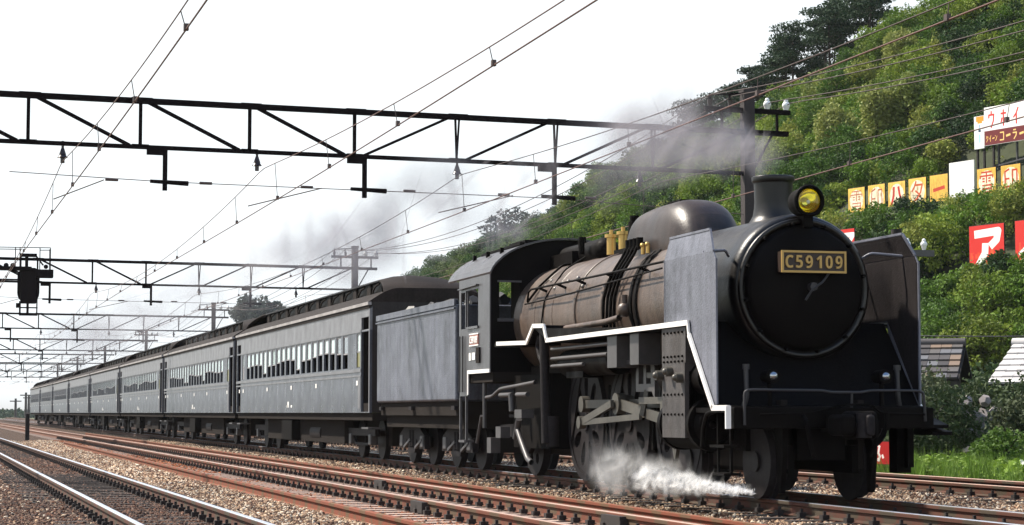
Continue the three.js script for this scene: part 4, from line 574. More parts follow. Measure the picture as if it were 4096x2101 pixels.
// posts and poles
solo('marker_post', [box(3.72, 3.9, -0.4, 0.95, -94.1, -93.92), prismX([[-94.1, 0.95], [-93.92, 0.95], [-94.01, 1.02]], 3.72, 3.9)], mat.poleWood, { label: 'short dark square post beside the left tracks near the train tail', category: 'post' });
[[21, -600, 5.6, 'leftmost thin far pole on the horizon beyond the tracks'], [23.4, -590, 7.2, 'far pole on the horizon just left of the train tail'], [25.0, -610, 6.6, 'far pole on the horizon closest to the train tail']].forEach(([x, z, h, l]) => { const p = thing('distant_pole', l, 'pole', [x, -0.6, z], { group: 'far poles on the horizon' }); part('pole', cylY(0.4, 0.3, 0, h, 0, 0, 8), mat.mast, p); part('crossarm', box(-1.6, 1.6, h - 0.9, h - 0.6, -0.15, 0.15), mat.mast, p); });
{
  const P = thing('wooden_pole', 'short dark wooden pole with white insulators on its arm behind the right smoke deflector', 'pole', [17.2, -0.5, -35.3]);
  part('pole', cylY(0.12, 0.1, 0, 4.92, 0, 0, 12), mat.poleWood, P); part('crossarm', box(-0.1, 0.75, 4.42, 4.54, -0.05, 0.05), mat.pipe, P);
  for (const x of [0.22, 0.56]) part('white_insulator', [cylY(0.03, 0.05, 4.54, 4.6, x, 0, 10), sphere(0.065, x, 4.65, 0, 12), sphere(0.04, x, 4.72, 0, 8)], mat.porcelain, P);
  part('stay_wire', tube([[-2.0, 4.6, 0.3], [-0.9, 4.55, 0.15], [0, 4.62, 0]], 0.01, 8, 5), mat.wire, P);
}

// ---------------------------------------------------------------- hoardings on the hillside
function canvasTex(w, h, bg, draw) { const c = document.createElement('canvas'); c.width = w; c.height = h; const x = c.getContext('2d'); x.fillStyle = bg; x.fillRect(0, 0, w, h); draw(x, w, h); const t = new THREE.CanvasTexture(c); t.colorSpace = THREE.SRGBColorSpace; t.flipY = true; return t; }
function strokes(x, w, h, list, color, lw, box4 = [0.1, 0.08, 0.9, 0.94]) { x.strokeStyle = color; x.lineCap = 'butt'; x.lineJoin = 'round'; for (const s of list) { x.lineWidth = lw * (s.lw || 1); x.beginPath(); (s.p || s).forEach(([u, v], i) => { const X = w * (box4[0] + (box4[2] - box4[0]) * u), Y = h * (box4[1] + (box4[3] - box4[1]) * v); i ? x.lineTo(X, Y) : x.moveTo(X, Y); }); x.stroke(); } }
const K = {
  yuki: [[[.15, .08], [.85, .08]], [[.08, .36], [.08, .24], [.92, .24], [.92, .36]], [[.5, .08], [.5, .56]], [[.22, .36], [.38, .36]], [[.62, .36], [.78, .36]], [[.22, .48], [.38, .48]], [[.62, .48], [.78, .48]], [[.2, .66], [.82, .66], [.82, .96], [.2, .96]], [[.22, .81], [.82, .81]]],
  inn: [[[.42, .08], [.14, .18], [.14, .86], [.44, .84]], [[.14, .5], [.42, .5]], [[.6, .14], [.9, .14], [.9, .74], [.78, .74]], [[.62, .12], [.62, .98]]],
  ba: [{ p: [[.3, .12], [.28, .5], [.1, .95]], lw: 1.8 }, { p: [[.62, .12], [.72, .5], [.95, .95]], lw: 1.8 }],
  ta: [[[.42, .04], [.3, .28], [.1, .5]], [[.36, .22], [.86, .22], [.74, .55], [.5, .8], [.2, .98]], [[.36, .46], [.7, .7]]],
  bou: [{ p: [[.1, .56], [.92, .46]], lw: 1.7 }],
  a: [{ p: [[.06, .16], [.92, .12], [.86, .34], [.62, .5]], lw: 2.6 }, { p: [[.46, .4], [.44, .66], [.2, .96]], lw: 2.6 }],
  u: [[[.5, .02], [.5, .2]], [[.14, .42], [.14, .24], [.86, .24], [.8, .6], [.45, .98]]],
  ho: [[[.1, .26], [.9, .26]], [[.5, .04], [.5, .98]], [[.3, .5], [.14, .8]], [[.7, .5], [.86, .8]]],
  ku: [[[.4, .05], [.3, .3], [.1, .5]], [[.36, .22], [.86, .22], [.7, .6], [.2, .98]]],
  i: [[[.8, .05], [.5, .38], [.1, .6]], [[.52, .36], [.52, .98]]], n: [[[.15, .15], [.35, .3]], [[.15, .9], [.5, .8], [.9, .25]]],
  ko: [[[.14, .16], [.84, .16], [.84, .86]], [[.1, .86], [.88, .86]]], ra: [[[.25, .1], [.75, .1]], [[.15, .36], [.85, .36], [.75, .65], [.35, .96]]],
  ma: [{ p: [[.05, .12], [.95, .12], [.6, .6]], lw: 2.4 }, { p: [[.4, .45], [.7, .9]], lw: 2.4 }],
  fu: [[[.4, .06], [.6, .18]], [[.5, .2], [.42, .5], [.56, .7], [.45, .92], [.32, .84]], [[.14, .6], [.2, .8]], [[.76, .58], [.88, .8]]],
  ji: [[[.3, .05], [.3, .8], [.45, .95], [.75, .8]], [[.6, .15], [.7, .25]], [[.78, .08], [.88, .18]]],
  o: [[[.1, .3], [.7, .3]], [[.4, .05], [.4, .85], [.2, .85], [.15, .7], [.5, .52], [.85, .65], [.8, .88], [.6, .94]]],
};
const rowDir = V(Math.sin(15 * Math.PI / 180), 0, Math.cos(15 * Math.PI / 180)), rowTurn = -Math.PI / 2 + 15 * Math.PI / 180;
function hoarding(label, P0, s, yTop, w, h, texture, o = {}) { // a framed sheet on two posts; stands along the row at distance s
  const p = P0.clone().addScaledVector(rowDir, s), H = thing('hoarding', label, 'billboard', [p.x, yTop - h, p.z], { turn: rowTurn, group: o.group });
  const m = new THREE.MeshStandardMaterial({ map: texture, roughness: 0.6 }), f = new THREE.PlaneGeometry(w, h).translate(0, h / 2, 0.032), me = new THREE.Mesh(f, m); me.name = 'printed_sheet'; me.receiveShadow = true; H.add(me);
  part('board', rbox(-w / 2 - 0.02, w / 2 + 0.02, -0.02, h + 0.02, -0.04, 0.03, 0.01), o.edge || mat.poleWood, H);
  parts('post', [-1, 1].map(k => box(k * w * 0.36 - 0.05, k * w * 0.36 + 0.05, -1.8, h * 0.9, -0.14, -0.042)), mat.poleWood, H);
  if (o.extra) o.extra(H, w, h); return H;
}
{
  const P = V(47.88, 0, -103), dirt = (x, w, h) => { for (let i = 0; i < 260; i++) { x.fillStyle = `rgba(120,90,30,${0.03 + 0.09 * rnd()})`; const r = 2 + rnd() * 9; x.fillRect(rnd() * w, rnd() * h, r, r * (1 + rnd() * 3)); } };
  const y = (glyph, c = '#c8331c', lw = 7, bg = '#f6c95a') => canvasTex(128, 128, bg, (x, w, h) => { x.fillStyle = '#fdf3da'; x.beginPath(); x.ellipse(w / 2, h * 0.52, w * 0.42, h * 0.44, 0, 0, 7); x.fill(); strokes(x, w, h, glyph, c, lw); dirt(x, w, h); });
  hoarding('yellow square board with thin red kanji, leftmost of the yellow row on the hill', P, -0.02, 13.18, 1.36, 1.3, y(K.yuki, '#c05030', 5), { group: 'row of yellow letter boards' });
  hoarding('yellow board with red kanji, second from the left in the yellow row', P, 1.64, 13.2, 1.36, 1.46, y(K.inn, '#b8441f', 6), { group: 'row of yellow letter boards' });
  hoarding('yellow board with two bold red slanting strokes', P, 3.26, 13.2, 1.34, 1.38, y(K.ba, '#cf1f1f', 8), { group: 'row of yellow letter boards' });
  hoarding('yellow board with a red katakana sign, between the slanting strokes and the dash', P, 4.88, 13.24, 1.34, 1.36, y(K.ta, '#d2552a', 10), { group: 'row of yellow letter boards' });
  hoarding('yellow board with a single red dash', P, 6.52, 13.25, 1.34, 1.4, canvasTex(128, 128, '#f3c050', (x, w, h) => { strokes(x, w, h, K.bou, '#cf3a20', 10); dirt(x, w, h); }), { group: 'row of yellow letter boards' });
  hoarding('tall blank white board standing in the yellow row', P, 8.22, 13.74, 1.78, 1.9, canvasTex(64, 64, '#f6f4f0', () => {}), { edge: mat.whitePlain });
  hoarding('yellow board with bold red kanji just right of the blank white board', P, 10.02, 13.23, 1.32, 1.32, y(K.yuki, '#cc3a1c', 8, '#f2bf4c'), { group: 'row of yellow letter boards' });
  hoarding('rightmost yellow board with red kanji at the photo edge', P, 11.72, 13.23, 1.34, 1.32, y(K.inn, '#cc3a1c', 9, '#f2b84a'), { group: 'row of yellow letter boards' });
  const R = (g, bb, bg = '#d8241a') => canvasTex(192, 192, bg, (x, w, h) => { x.globalAlpha = 0.5; x.fillStyle = '#f06a30'; for (let i = 0; i < 60; i++) { const r = rnd() * 14; x.fillRect(rnd() * w, h * 0.5 + rnd() * h * 0.5, r, r * 2); } x.globalAlpha = 1; strokes(x, w, h, g, '#fffaf4', 14, bb); });
  hoarding('large red board with a white katakana letter half hidden by bushes', V(46.3, 0, -85.9), 0.14, 9.62, 2.26, 1.95, R(K.a, [0.1, 0.06, 0.9, 0.98]), { edge: mat.poleWood });
  hoarding('red board cut by the right photo edge beside the large red letter board', V(46.3, 0, -85.9), 3.12, 9.64, 2.26, 1.85, R(K.i, [0.02, 0.1, 0.8, 1.3]), {});
  hoarding('small red board with white shape just above the right shoulder of the locomotive', V(44.3, 0, -96.7), 0, 10.3, 1.4, 1.45, R(K.ma, [0.02, 0.12, 1.0, 0.9]), {});
  // big white sign with maroon band
  const B = V(51.8, 0, -94.4);
  hoarding('large white sign with red letters above a maroon band on the upper hill', B, 0.85, 16.6, 3.78, 1.94, canvasTex(512, 262, '#fbf9f6', (x, w, h) => { x.fillStyle = '#6e1518'; x.fillRect(0, h * 0.62, w, h * 0.38); [[K.u, 0.13], [K.ho, 0.36], [K.i, 0.6], [K.u, 0.82]].forEach(([g, u]) => strokes(x, w, h, g, '#d42a22', 13, [u - 0.06, 0.1, u + 0.07, 0.56])); [[K.ku, 0.05], [K.i, 0.11], [K.bou, 0.17], [K.n, 0.22]].forEach(([g, u]) => strokes(x, w, h, g, '#f7c86a', 5, [u - 0.025, 0.74, u + 0.025, 0.92])); [[K.ko, 0.33], [K.bou, 0.45], [K.ra, 0.57], [K.bou, 0.7]].forEach(([g, u]) => strokes(x, w, h, g, '#fbd27a', 9, [u - 0.05, 0.67, u + 0.05, 0.95])); }), { edge: mat.whitePlain, extra: (H, w, h) => parts('trestle', [box(-1.2, -1.12, -2.2, 0, -0.3, -0.2), box(0.1, 0.18, -2.2, 0, -0.3, -0.2), box(1.3, 1.38, -2.2, 0, -0.3, -0.2), bar([-1.4, -1.1, -0.2], [1.8, -0.8, -0.2], 0.08)], mat.pipe, H) });
  hoarding('narrow upright white panel with an orange and blue figure, left end of the large sign', B, -1.44, 16.22, 0.68, 1.66, canvasTex(96, 224, '#fbfaf7', (x, w, h) => { x.fillStyle = '#f09a20'; x.fillRect(w * 0.2, 0, w * 0.8, h * 0.16); x.fillRect(w * 0.35, h * 0.12, w * 0.5, h * 0.1); x.fillStyle = '#9fc3d6'; x.fillRect(w * 0.5, h * 0.26, w * 0.14, h * 0.16); x.fillStyle = '#1c3c58'; x.fillRect(w * 0.44, h * 0.42, w * 0.26, h * 0.07); x.fillStyle = '#a9dcea'; x.fillRect(w * 0.48, h * 0.56, w * 0.18, h * 0.26); }), { edge: mat.whitePlain });
  // low red sign beside the track
  { const H = thing('trackside_sign', 'small red sign with white characters standing in the weeds under the buffer beam', 'sign', [16.38, -0.27, -34.4], { turn: -1.2 });
    const m = new THREE.MeshStandardMaterial({ roughness: 0.6, map: canvasTex(256, 80, '#b81414', (x, w, h) => { [[K.o, 0.18], [K.fu, 0.5], [K.ji, 0.82]].forEach(([g, u]) => strokes(x, w, h, g, '#fff4ee', 11, [u - 0.12, 0.12, u + 0.12, 0.9])); }) }); const s = new THREE.Mesh(new THREE.PlaneGeometry(1.1, 0.4).translate(0, 0.55, 0.021), m); s.name = 'printed_sheet'; H.add(s);
    part('board', box(-0.56, 0.56, 0.34, 0.76, -0.01, 0.02), mat.clip, H); part('post', [box(-0.4, -0.34, -0.3, 0.7, -0.07, -0.011), box(0.34, 0.4, -0.3, 0.7, -0.07, -0.011)], mat.poleWood, H); }
}

// ---------------------------------------------------------------- houses at the foot of the hill
function house(label, x, z, turn, w, d, wallH, roofH, tileMat, wallMat) {
  const H = thing('house', label, 'house', [x, -0.6, z], { turn });
  part('wall', [box(-w / 2, w / 2, 0, wallH, -d / 2, d / 2), prismX([[-d / 2, wallH], [d / 2, wallH], [0, wallH + roofH - 0.08]], -w / 2, w / 2)], wallMat, H);
  part('window', [box(-w * 0.3, w * 0.3, wallH - 1.2, wallH - 0.35, d / 2, d / 2 + 0.03)], mat.inside, H);
  const L = Math.hypot(d / 2 + 0.35, roofH), ang = Math.atan2(roofH, d / 2 + 0.35);
  const r = part('roof', [-1, 1].map(s => new THREE.BoxGeometry(w + 0.6, 0.08, L).rotateX(s * ang).translate(0, wallH + roofH / 2 - 0.12, s * (d / 4 + 0.17))), mat.poleWood, H);
  const base = new THREE.BoxGeometry(0.29, 0.06, 0.36); const rows = Math.floor(L / 0.3), cols = Math.floor((w + 0.5) / 0.3);
  for (let i = 0; i < rows; i++) for (let j = 0; j < cols; j++) { const t = (i + 0.5) / rows, m = tileMat[Math.floor(rnd() * tileMat.length)], g = new THREE.Mesh(base, m); g.name = 'roof_tile'; g.position.set(-w / 2 - 0.2 + j * 0.3 + 0.1, wallH + roofH - t * (roofH + 0.1) - 0.02, t * (d / 2 + 0.35)); g.rotation.x = ang - 0.1 + rr(-0.04, 0.04); g.position.y += 0.03; r.add(g); }
  part('ridge_cap', [cylX(0.14, -w / 2 - 0.3, w / 2 + 0.3, wallH + roofH + 0.0, 0, 10)], tileMat[0], r);
  return H;
}
const tiles = [[0.07, 0.062, 0.06], [0.1, 0.09, 0.085], [0.05, 0.045, 0.045], [0.2, 0.14, 0.1], [0.13, 0.13, 0.14]].map(c => M({ color: col(...c), roughness: 0.6 }));
const paleTiles = [[0.5, 0.48, 0.47], [0.44, 0.42, 0.42], [0.54, 0.52, 0.51]].map(c => M({ color: col(...c), roughness: 0.7 }));
house('low house with mossy mixed colour roof tiles behind the shrubs right of the locomotive', 26.3, -54.2, -0.6, 3.4, 2.6, 2.62, 0.95, tiles, M({ color: col(0.1, 0.08, 0.065), map: T.wood, roughness: 0.9 }));
house('house with pale grey roof at the right photo edge', 28.7, -48.3, -0.9, 3.0, 3.0, 2.45, 1.0, paleTiles, M({ color: col(0.12, 0.1, 0.09), roughness: 0.9 }));
{ // pale stones behind the shrubs at the right edge
  const W = thing('stone_wall', 'heap of pale stones showing through branches at the right edge', 'stone wall', [21.6, -0.3, -39.3]);
  const gm = M({ color: col(0.4, 0.375, 0.385), map: T.dust, roughness: 0.9 });
  for (let i = 0; i < 26; i++) { const g = new THREE.DodecahedronGeometry(rr(0.12, 0.26), 0).scale(rr(0.8, 1.4), rr(0.6, 1), 1).rotateX(rr(0, 3)).rotateY(rr(0, 3)); const m = new THREE.Mesh(g, gm); m.name = 'stone'; m.position.set(-0.9 + (i % 6) * 0.34 + rr(-0.06, 0.06), 0.2 + Math.floor(i / 6) * 0.33 + rr(-0.05, 0.05), rr(-0.1, 0.1)); W.add(m); }
}

// ---------------------------------------------------------------- foliage
const leafQuad = (pos, nor, c, n, s, asp = 0.55) => { // a leaf: two triangles, slightly folded
  const t = Math.abs(n.y) < 0.9 ? V(0, 1, 0) : V(1, 0, 0), u = t.clone().cross(n).normalize(), v = n.clone().cross(u), a = rnd() * 6.283, d = u.clone().multiplyScalar(Math.cos(a)).addScaledVector(v, Math.sin(a)), e = n.clone().cross(d);
  const p0 = c.clone().addScaledVector(d, -s), p2 = c.clone().addScaledVector(d, s), p1 = c.clone().addScaledVector(e, s * asp).addScaledVector(n, s * 0.15), p3 = c.clone().addScaledVector(e, -s * asp).addScaledVector(n, s * 0.15);
  for (const p of [p0, p2, p1, p0, p3, p2]) { pos.push(p.x, p.y, p.z); nor.push(n.x, n.y, n.z); }
};
const dirR = (up = 0) => { const z = rr(-1, 1), a = rnd() * 6.283, r = Math.sqrt(1 - z * z), v = V(r * Math.cos(a), z + up, r * Math.sin(a)); return v.normalize(); };
const geo = (pos, nor) => { const g = new THREE.BufferGeometry(); g.setAttribute('position', new THREE.Float32BufferAttribute(pos, 3)); g.setAttribute('normal', new THREE.Float32BufferAttribute(nor, 3)); return g; };
function cluster(n, s, flat = 1) { const pos = [], nor = []; for (let i = 0; i < n; i++) { const d = dirR(), r = Math.cbrt(rr(0.15, 1)); leafQuad(pos, nor, V(d.x * r, d.y * r * flat, d.z * r), dirR(0.7), s * rr(0.7, 1.3)); } return geo(pos, nor); }
const mx = new THREE.Matrix4(), qx = new THREE.Quaternion(), ex = new THREE.Euler(), cx = new THREE.Color();
function scatter(name, g, m, list, ud) { const im = new THREE.InstancedMesh(g, m, list.length); list.forEach((a, i) => { qx.setFromEuler(ex.set(rr(-0.5, 0.5), rr(0, 6.28), rr(-0.5, 0.5))); mx.compose(V(a[0], a[1], a[2]), qx, V(a[3], a[3] * (a[7] || 1), a[3])); im.setMatrixAt(i, mx); im.setColorAt(i, cx.setRGB(a[4], a[5], a[6])); }); im.name = numbered(name); im.userData = { kind: 'stuff', ...ud }; im.castShadow = im.receiveShadow = true; scene.add(im); return im; }
const seen = (x, y, z, pad = 120) => { const d = -z * 0.964 + x * 0.266; if (d < 1) return false; const px = 512 + 2075 * (x * 0.964 + z * 0.266) / d; return px > -pad && px < 1024 + pad; };
{
  const clear = []; // keep the hoardings' faces free: points along each board, towards the tracks
  for (let s = -1; s < 14; s += 0.5) { const p = V(47.88, 0, -103).addScaledVector(rowDir, s); clear.push([p.x, p.z, 1.2, s > 10.8 ? 11.8 : 11.95]); }
  for (let s = -2.4; s < 3; s += 0.5) { const p = V(51.8, 0, -94.4).addScaledVector(rowDir, s); clear.push([p.x, p.z, 1.5, 14.3]); }
  for (let s = -1.2; s < 5; s += 0.5) { const p = V(46.3, 0, -85.9).addScaledVector(rowDir, s); clear.push([p.x, p.z, 1.4, 7.95]); }
  for (let s = -0.8; s < 0.9; s += 0.4) { const p = V(44.3, 0, -96.7).addScaledVector(rowDir, s); clear.push([p.x, p.z, 1.1, 9.0]); }
  const pal = [[0.018, 0.046, 0.012], [0.036, 0.085, 0.014], [0.07, 0.145, 0.016], [0.1, 0.185, 0.018], [0.14, 0.22, 0.022], [0.19, 0.25, 0.03], [0.25, 0.28, 0.055]];
  const A = [], B = [], Cc = [];
  for (let z = -335; z < -58; z += 1.55) for (let x = 30; x < 76; x += 1.55) {
    const px = x + rr(-0.6, 0.6), pz = z + rr(-0.6, 0.6); if (px < foot(pz) - 2.2 || pz < -305 && px < 40) continue;
    const gy = hillY(px, pz); if (!seen(px, gy, pz, 60)) continue; if (px > 69) continue;
    const big = n2(px * 1.5, pz * 1.5, 61), R = 0.8 + 0.95 * rnd() * rnd() + (big > 0.08 ? 0.4 : 0), fz = sm(-150, -230, pz), c1 = pal[Math.floor(clamp(rnd() * 0.8 + (big + 0.25) * 0.5) * 6.99)], c0 = [c1[0] * (1 - 0.6 * fz), c1[1] * (1 - 0.5 * fz), c1[2] * (1 + 0.5 * fz)], light = n2(px, pz, 77);  // far bushes duller and bluer, distance haze put into the colour
    const lift = rr(0, 1.5) * (big > 0.05 ? 1.5 : 0.8), n = 22 + Math.floor(R * R * 18);
    let roof = 99; for (const [bx, bz, r, top] of clear) { const toward = (bx - px) * 0.97 + (pz - bz) * 0.25, side = Math.hypot(bx - px, bz - pz); if (side < r + 0.6 || (toward > 0 && toward < 5 && side < 5.5 && Math.abs((bx - px) * rowDir.x + (bz - pz) * rowDir.z) < 1.0)) roof = Math.min(roof, top + 0.25 * rnd() - (side > 2 ? 0.15 * side - 0.3 : 0)); }
    for (let i = 0; i < n; i++) {
      const d = dirR(0.35), q = Math.sqrt(rr(0.3, 1)), lx = px + d.x * R * q, ly = gy + lift + d.y * R * q * 0.95, lz = pz + d.z * R * q, s = rr(0.3, 0.55); if (ly + s * 0.7 > roof) continue;
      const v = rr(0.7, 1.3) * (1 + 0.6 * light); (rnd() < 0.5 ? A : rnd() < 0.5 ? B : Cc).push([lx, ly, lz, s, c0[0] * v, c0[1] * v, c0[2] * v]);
    }
  }
  const lm = leafMat(1, 1, 1, 0.35);
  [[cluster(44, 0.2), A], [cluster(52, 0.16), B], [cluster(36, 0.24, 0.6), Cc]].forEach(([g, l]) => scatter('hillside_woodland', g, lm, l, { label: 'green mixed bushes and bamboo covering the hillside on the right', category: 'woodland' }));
  console.log('woodland', A.length + B.length + Cc.length);
}
// trees
function limb(pts, r0, r1, n = 6) { const c = new THREE.CatmullRomCurve3(pts.map(p => V(...p))), seg = 8, g = new THREE.TubeGeometry(c, seg, 1, n), p = g.attributes.position; for (let i = 0; i <= seg; i++) { const q = c.getPointAt(i / seg), r = r0 + (r1 - r0) * i / seg; for (let j = 0; j <= n; j++) { const k = i * (n + 1) + j; p.setXYZ(k, q.x + (p.getX(k) - q.x) * r, q.y + (p.getY(k) - q.y) * r, q.z + (p.getZ(k) - q.z) * r); } } g.computeVertexNormals(); return g; }
const pineMat = [leafMat(0.028, 0.058, 0.026, 0.2), leafMat(0.022, 0.046, 0.022, 0.2)];
function pine(label, x, y, z, h, w, lean = 0) {
  const P = thing('pine_tree', label, 'pine tree', [x, y - 0.4, z], { group: 'pines along the hill crest' }), tr = [], pos = [], nor = [];
  const top = [lean * h * 0.25, h * 0.92, lean * 0.2], mid = [lean * h * 0.05 + rr(-0.15, 0.15), h * 0.5, rr(-0.2, 0.2)]; tr.push(limb([[0, -0.5, 0], mid, top], 0.13, 0.045));
  const clumps = 10 + Math.floor(rnd() * 4);
  for (let i = 0; i < clumps; i++) { const t = 0.58 + 0.42 * i / (clumps - 1), a = i * 2.4 + rnd(), r = w * (1.1 - 0.75 * (t - 0.55) * 2) * rr(0.55, 1), c = V(top[0] * t + r * Math.cos(a), h * (t - 0.02) + rr(-0.1, 0.1), r * Math.sin(a)), b = V(mid[0] + (top[0] - mid[0]) * Math.max(0, (t - 0.5) * 1.7), h * (t - 0.12), 0);
    tr.push(limb([[b.x, b.y, b.z], [(b.x + c.x) / 2, (b.y + c.y) / 2 - 0.06, (b.z + c.z) / 2], [c.x, c.y, c.z]], 0.045, 0.018, 5));
    const R = w * rr(0.5, 0.8); for (let k = 0; k < 300; k++) { const d = dirR(), q = Math.sqrt(rnd()); leafQuad(pos, nor, V(c.x + d.x * R * q, c.y + 0.1 + d.y * R * 0.32 * q, c.z + d.z * R * q), dirR(0.8), rr(0.09, 0.17), 0.4); } }
  part('trunk', tr, mat.trunk, P); const m = new THREE.Mesh(geo(pos, nor), pineMat[Math.floor(rnd() * 2)]); m.name = 'crown'; m.castShadow = true; P.add(m); return P;
}
{ // along the crest, from the left (far) end to the right
  const where = ['the lowest, standing alone beside the mast top', 'second from its left end', 'third from its left end, leaning left', 'with a wide flat crown, above the left sky gap', 'with thin trunk before the bright sky gap', 'in the left middle of the row', 'at the middle of the row', 'just right of the middle of the row', 'tall, over the widest sky gap', 'right of the widest sky gap', 'dense, before the upper right bend', 'large and dark near the photo top', 'second from the right end, touching the photo top', 'rightmost, at the photo top edge', 'beyond the rightmost, its foot just in view under the photo top', 'the nearest, mostly above the photo top'];
  where.forEach((l, i) => { const t = i / 13, z = -176 + 33 * t + rr(-0.8, 0.8), x = 65.5 + rr(-1.2, 1.2); pine('dark crest pine ' + l, x, hillY(x, z), z, i < 2 ? 4.6 : 6.1 + 1.3 * t + rr(-0.3, 0.3), i < 2 ? 1.3 : rr(1.5, 1.9), i < 4 ? -0.6 : rr(-0.4, 0.2)); });
  for (let i = 0; i < 5; i++) { const t = (i + 0.5) / 5, z = -172 + 31 * t, x = 68.5 + rr(-0.5, 1); pine('rear row pine behind the crest, ' + ['first', 'second', 'third', 'fourth', 'fifth', 'sixth', 'seventh', 'eighth', 'ninth'][i] + ' from the left, trunk before the sky', x, hillY(x, z), z, 6.2 + 1.0 * t, 1.6, rr(-0.3, 0.2)); }
}
function tree(name, label, cat, x, y, z, h, rx, ry, c, n, ls, o = {}) {
  const P = thing(name, label, cat, [x, y, z], { group: o.group }), tr = [], pos = [], nor = [], cyy = h - ry;
  tr.push(limb([[0, -0.6, 0], [rr(-0.1, 0.1), cyy * 0.5, rr(-0.1, 0.1)], [0, cyy + ry * 0.4, 0]], 0.035 * h + 0.02, 0.02));
  const blobs = []; const nb = o.blobs || 14; for (let i = 0; i < nb; i++) { const d = dirR(0.15), q = Math.cbrt(rr(0.2, 1)) * 0.78; blobs.push(V(d.x * rx * q, cyy + d.y * ry * q, d.z * rx * q)); if (i < 7) tr.push(limb([[0, cyy - ry * 0.5, 0], [d.x * rx * q * 0.4, cyy + d.y * ry * q * 0.5, d.z * rx * q * 0.4], [d.x * rx * q, cyy + d.y * ry * q, d.z * rx * q]], 0.014 * h + 0.01, 0.008, 5)); }
  for (let k = 0; k < n; k++) { const b = blobs[Math.floor(rnd() * nb)], d = dirR(), q = Math.cbrt(rr(0.1, 1)), R = Math.min(rx, ry) * (o.tuft || 0.46); leafQuad(pos, nor, V(b.x + d.x * R * q, b.y + d.y * R * q * (rx < ry ? 1.3 : 0.85), b.z + d.z * R * q), dirR(0.6), ls * rr(0.7, 1.3), 0.5); }
  part('trunk', tr, mat.trunk, P); const m = new THREE.Mesh(geo(pos, nor), c); m.name = 'crown'; m.castShadow = m.receiveShadow = true; P.add(m); return P;
}
const yg = leafMat(0.29, 0.32, 0.09, 0.4), yg2 = leafMat(0.22, 0.27, 0.07, 0.4), dg = leafMat(0.06, 0.09, 0.035, 0.3), bl = leafMat(0.045, 0.068, 0.05, 0.3), og = leafMat(0.085, 0.108, 0.052, 0.3), bg = leafMat(0.1, 0.18, 0.03, 0.4);
const onHill = (px, py, lo = 25, hi = 75) => { // where a ray of the plan meets the hill: returns [x, y, z]
  const rx = (px - 512) / 2075, ry = -(py - 262.6) / 2075, fw = V(0.2655, 0.0723, -0.9614), rt = V(0.964, 0, 0.2662), up = rt.clone().cross(fw), d = fw.clone().addScaledVector(rt, rx).addScaledVector(up, ry);
  for (let t = 40; t < 330; t += 0.4) { const x = d.x * t, y = 1 + d.y * t, z = d.z * t; if (x > lo && hillY(x, z) > y) return [x, hillY(x, z), z]; } return null;
};
const hd = leafMat(0.04, 0.085, 0.024, 0.3), hf = leafMat(0.12, 0.21, 0.025, 0.4);
[[52.5, -115.9, 4.3, 1.35, 'pale yellow green bamboo clump on the hill, left of the three tall ones', yg], [52.2, -109.5, 4.8, 1.3, 'pale yellow green bamboo clump on the hill, tallest and middle of the three', yg], [53.9, -108.6, 4.3, 1.2, 'yellow green bamboo clump on the hill, right of the tallest one', yg2], [58.6, -131, 4.0, 1.6, 'light olive bamboo clump high on the slope below the pines', yg2], [60.0, -122, 3.8, 1.4, 'light bamboo clump on the upper slope left of the large white sign', yg], [51.5, -132, 4.2, 1.5, 'yellow green bamboo clump low on the slope right of the chimney smoke', yg2]].forEach(([x, z, h, r, l, m]) => tree('bamboo_clump', l, 'bamboo', x, hillY(x, z), z, h, r, h * 0.48, m, 3400, 0.13, { blobs: 22, tuft: 0.5, group: 'bamboo clumps on the hillside' }));
tree('round_tree', 'large round blue green tree standing out on the skyline above the cab', 'tree', 68.6, hillY(68.6, -246) - 0.5, -246, 13.6, 5.0, 4.7, bl, 4200, 0.3, { blobs: 26 });
[[67, -287, 4.2, 'skyline tree at the far left end of the hill, above the first coach'], [67, -279, 4.6, 'skyline tree beside the far left end of the hill'], [66.5, -268, 4.4, 'pointed skyline tree over the cab roof, left of the round tree'], [66, -258, 3.6, 'small skyline tree just left of the large round tree'], [66, -226, 3.2, 'skyline tree right of the large round tree'], [66, -214, 3.8, 'skyline tree above the safety valves'], [66, -205, 3.0, 'low skyline tree above the whistle'], [66, -194, 4.6, 'bushy skyline tree behind the smoke, left of the mast'], [66, -187, 3.4, 'skyline tree behind the smoke, beside the mast']].forEach(([x, z, h, l], i) => tree('skyline_tree', l, 'tree', x, hillY(x, z) - 0.3, z, h + 2.2, h * 0.46, h * 0.5, i % 2 ? dg : bl, 1700, 0.2, { blobs: 16, group: 'trees on the skyline' }));
tree('far_tree', 'small hazy tree far off above the roof of the second coach', 'tree', 61, -0.6, -420, 25.5, 4.5, 4.2, bl, 2200, 0.5, { blobs: 18 });
tree('far_tree', 'low hazy tree group far off behind the second gantry mast', 'tree', 66, -0.6, -420, 24, 4, 3, bl, 1800, 0.5, { blobs: 14 });
[[806, 205, 3.0, 1.5, 'dark broadleaf tree on the slope left of the first yellow board', 1], [918, 290, 2.6, 1.6, 'dark tree on the lower slope right of the far smoke deflector', 1], [968, 308, 2.2, 1.4, 'fresh green tree on the lower slope under the large red board', 0], [1006, 318, 3.2, 1.5, 'dark tree on the lower slope above the pale roofed house', 1], [802, 128, 3.4, 1.5, 'fresh green tree on the slope right of the mast insulators', 0], [972, 72, 3.6, 1.6, 'dark tree on the upper slope above the large white sign', 1], [900, 62, 3.6, 1.6, 'fresh green tree on the upper slope under the pines', 0], [960, 30, 3.4, 1.5, 'dark tree near the photo top right of the pines', 1]].forEach(([px, py, h, r, l, d]) => { const p = onHill(px, py); if (p) tree('hillside_tree', l, 'tree', p[0], p[1] - 0.3, p[2], h, r, h * 0.44, d ? hd : hf, 3200, 0.13, { blobs: 24, tuft: 0.42 }); });
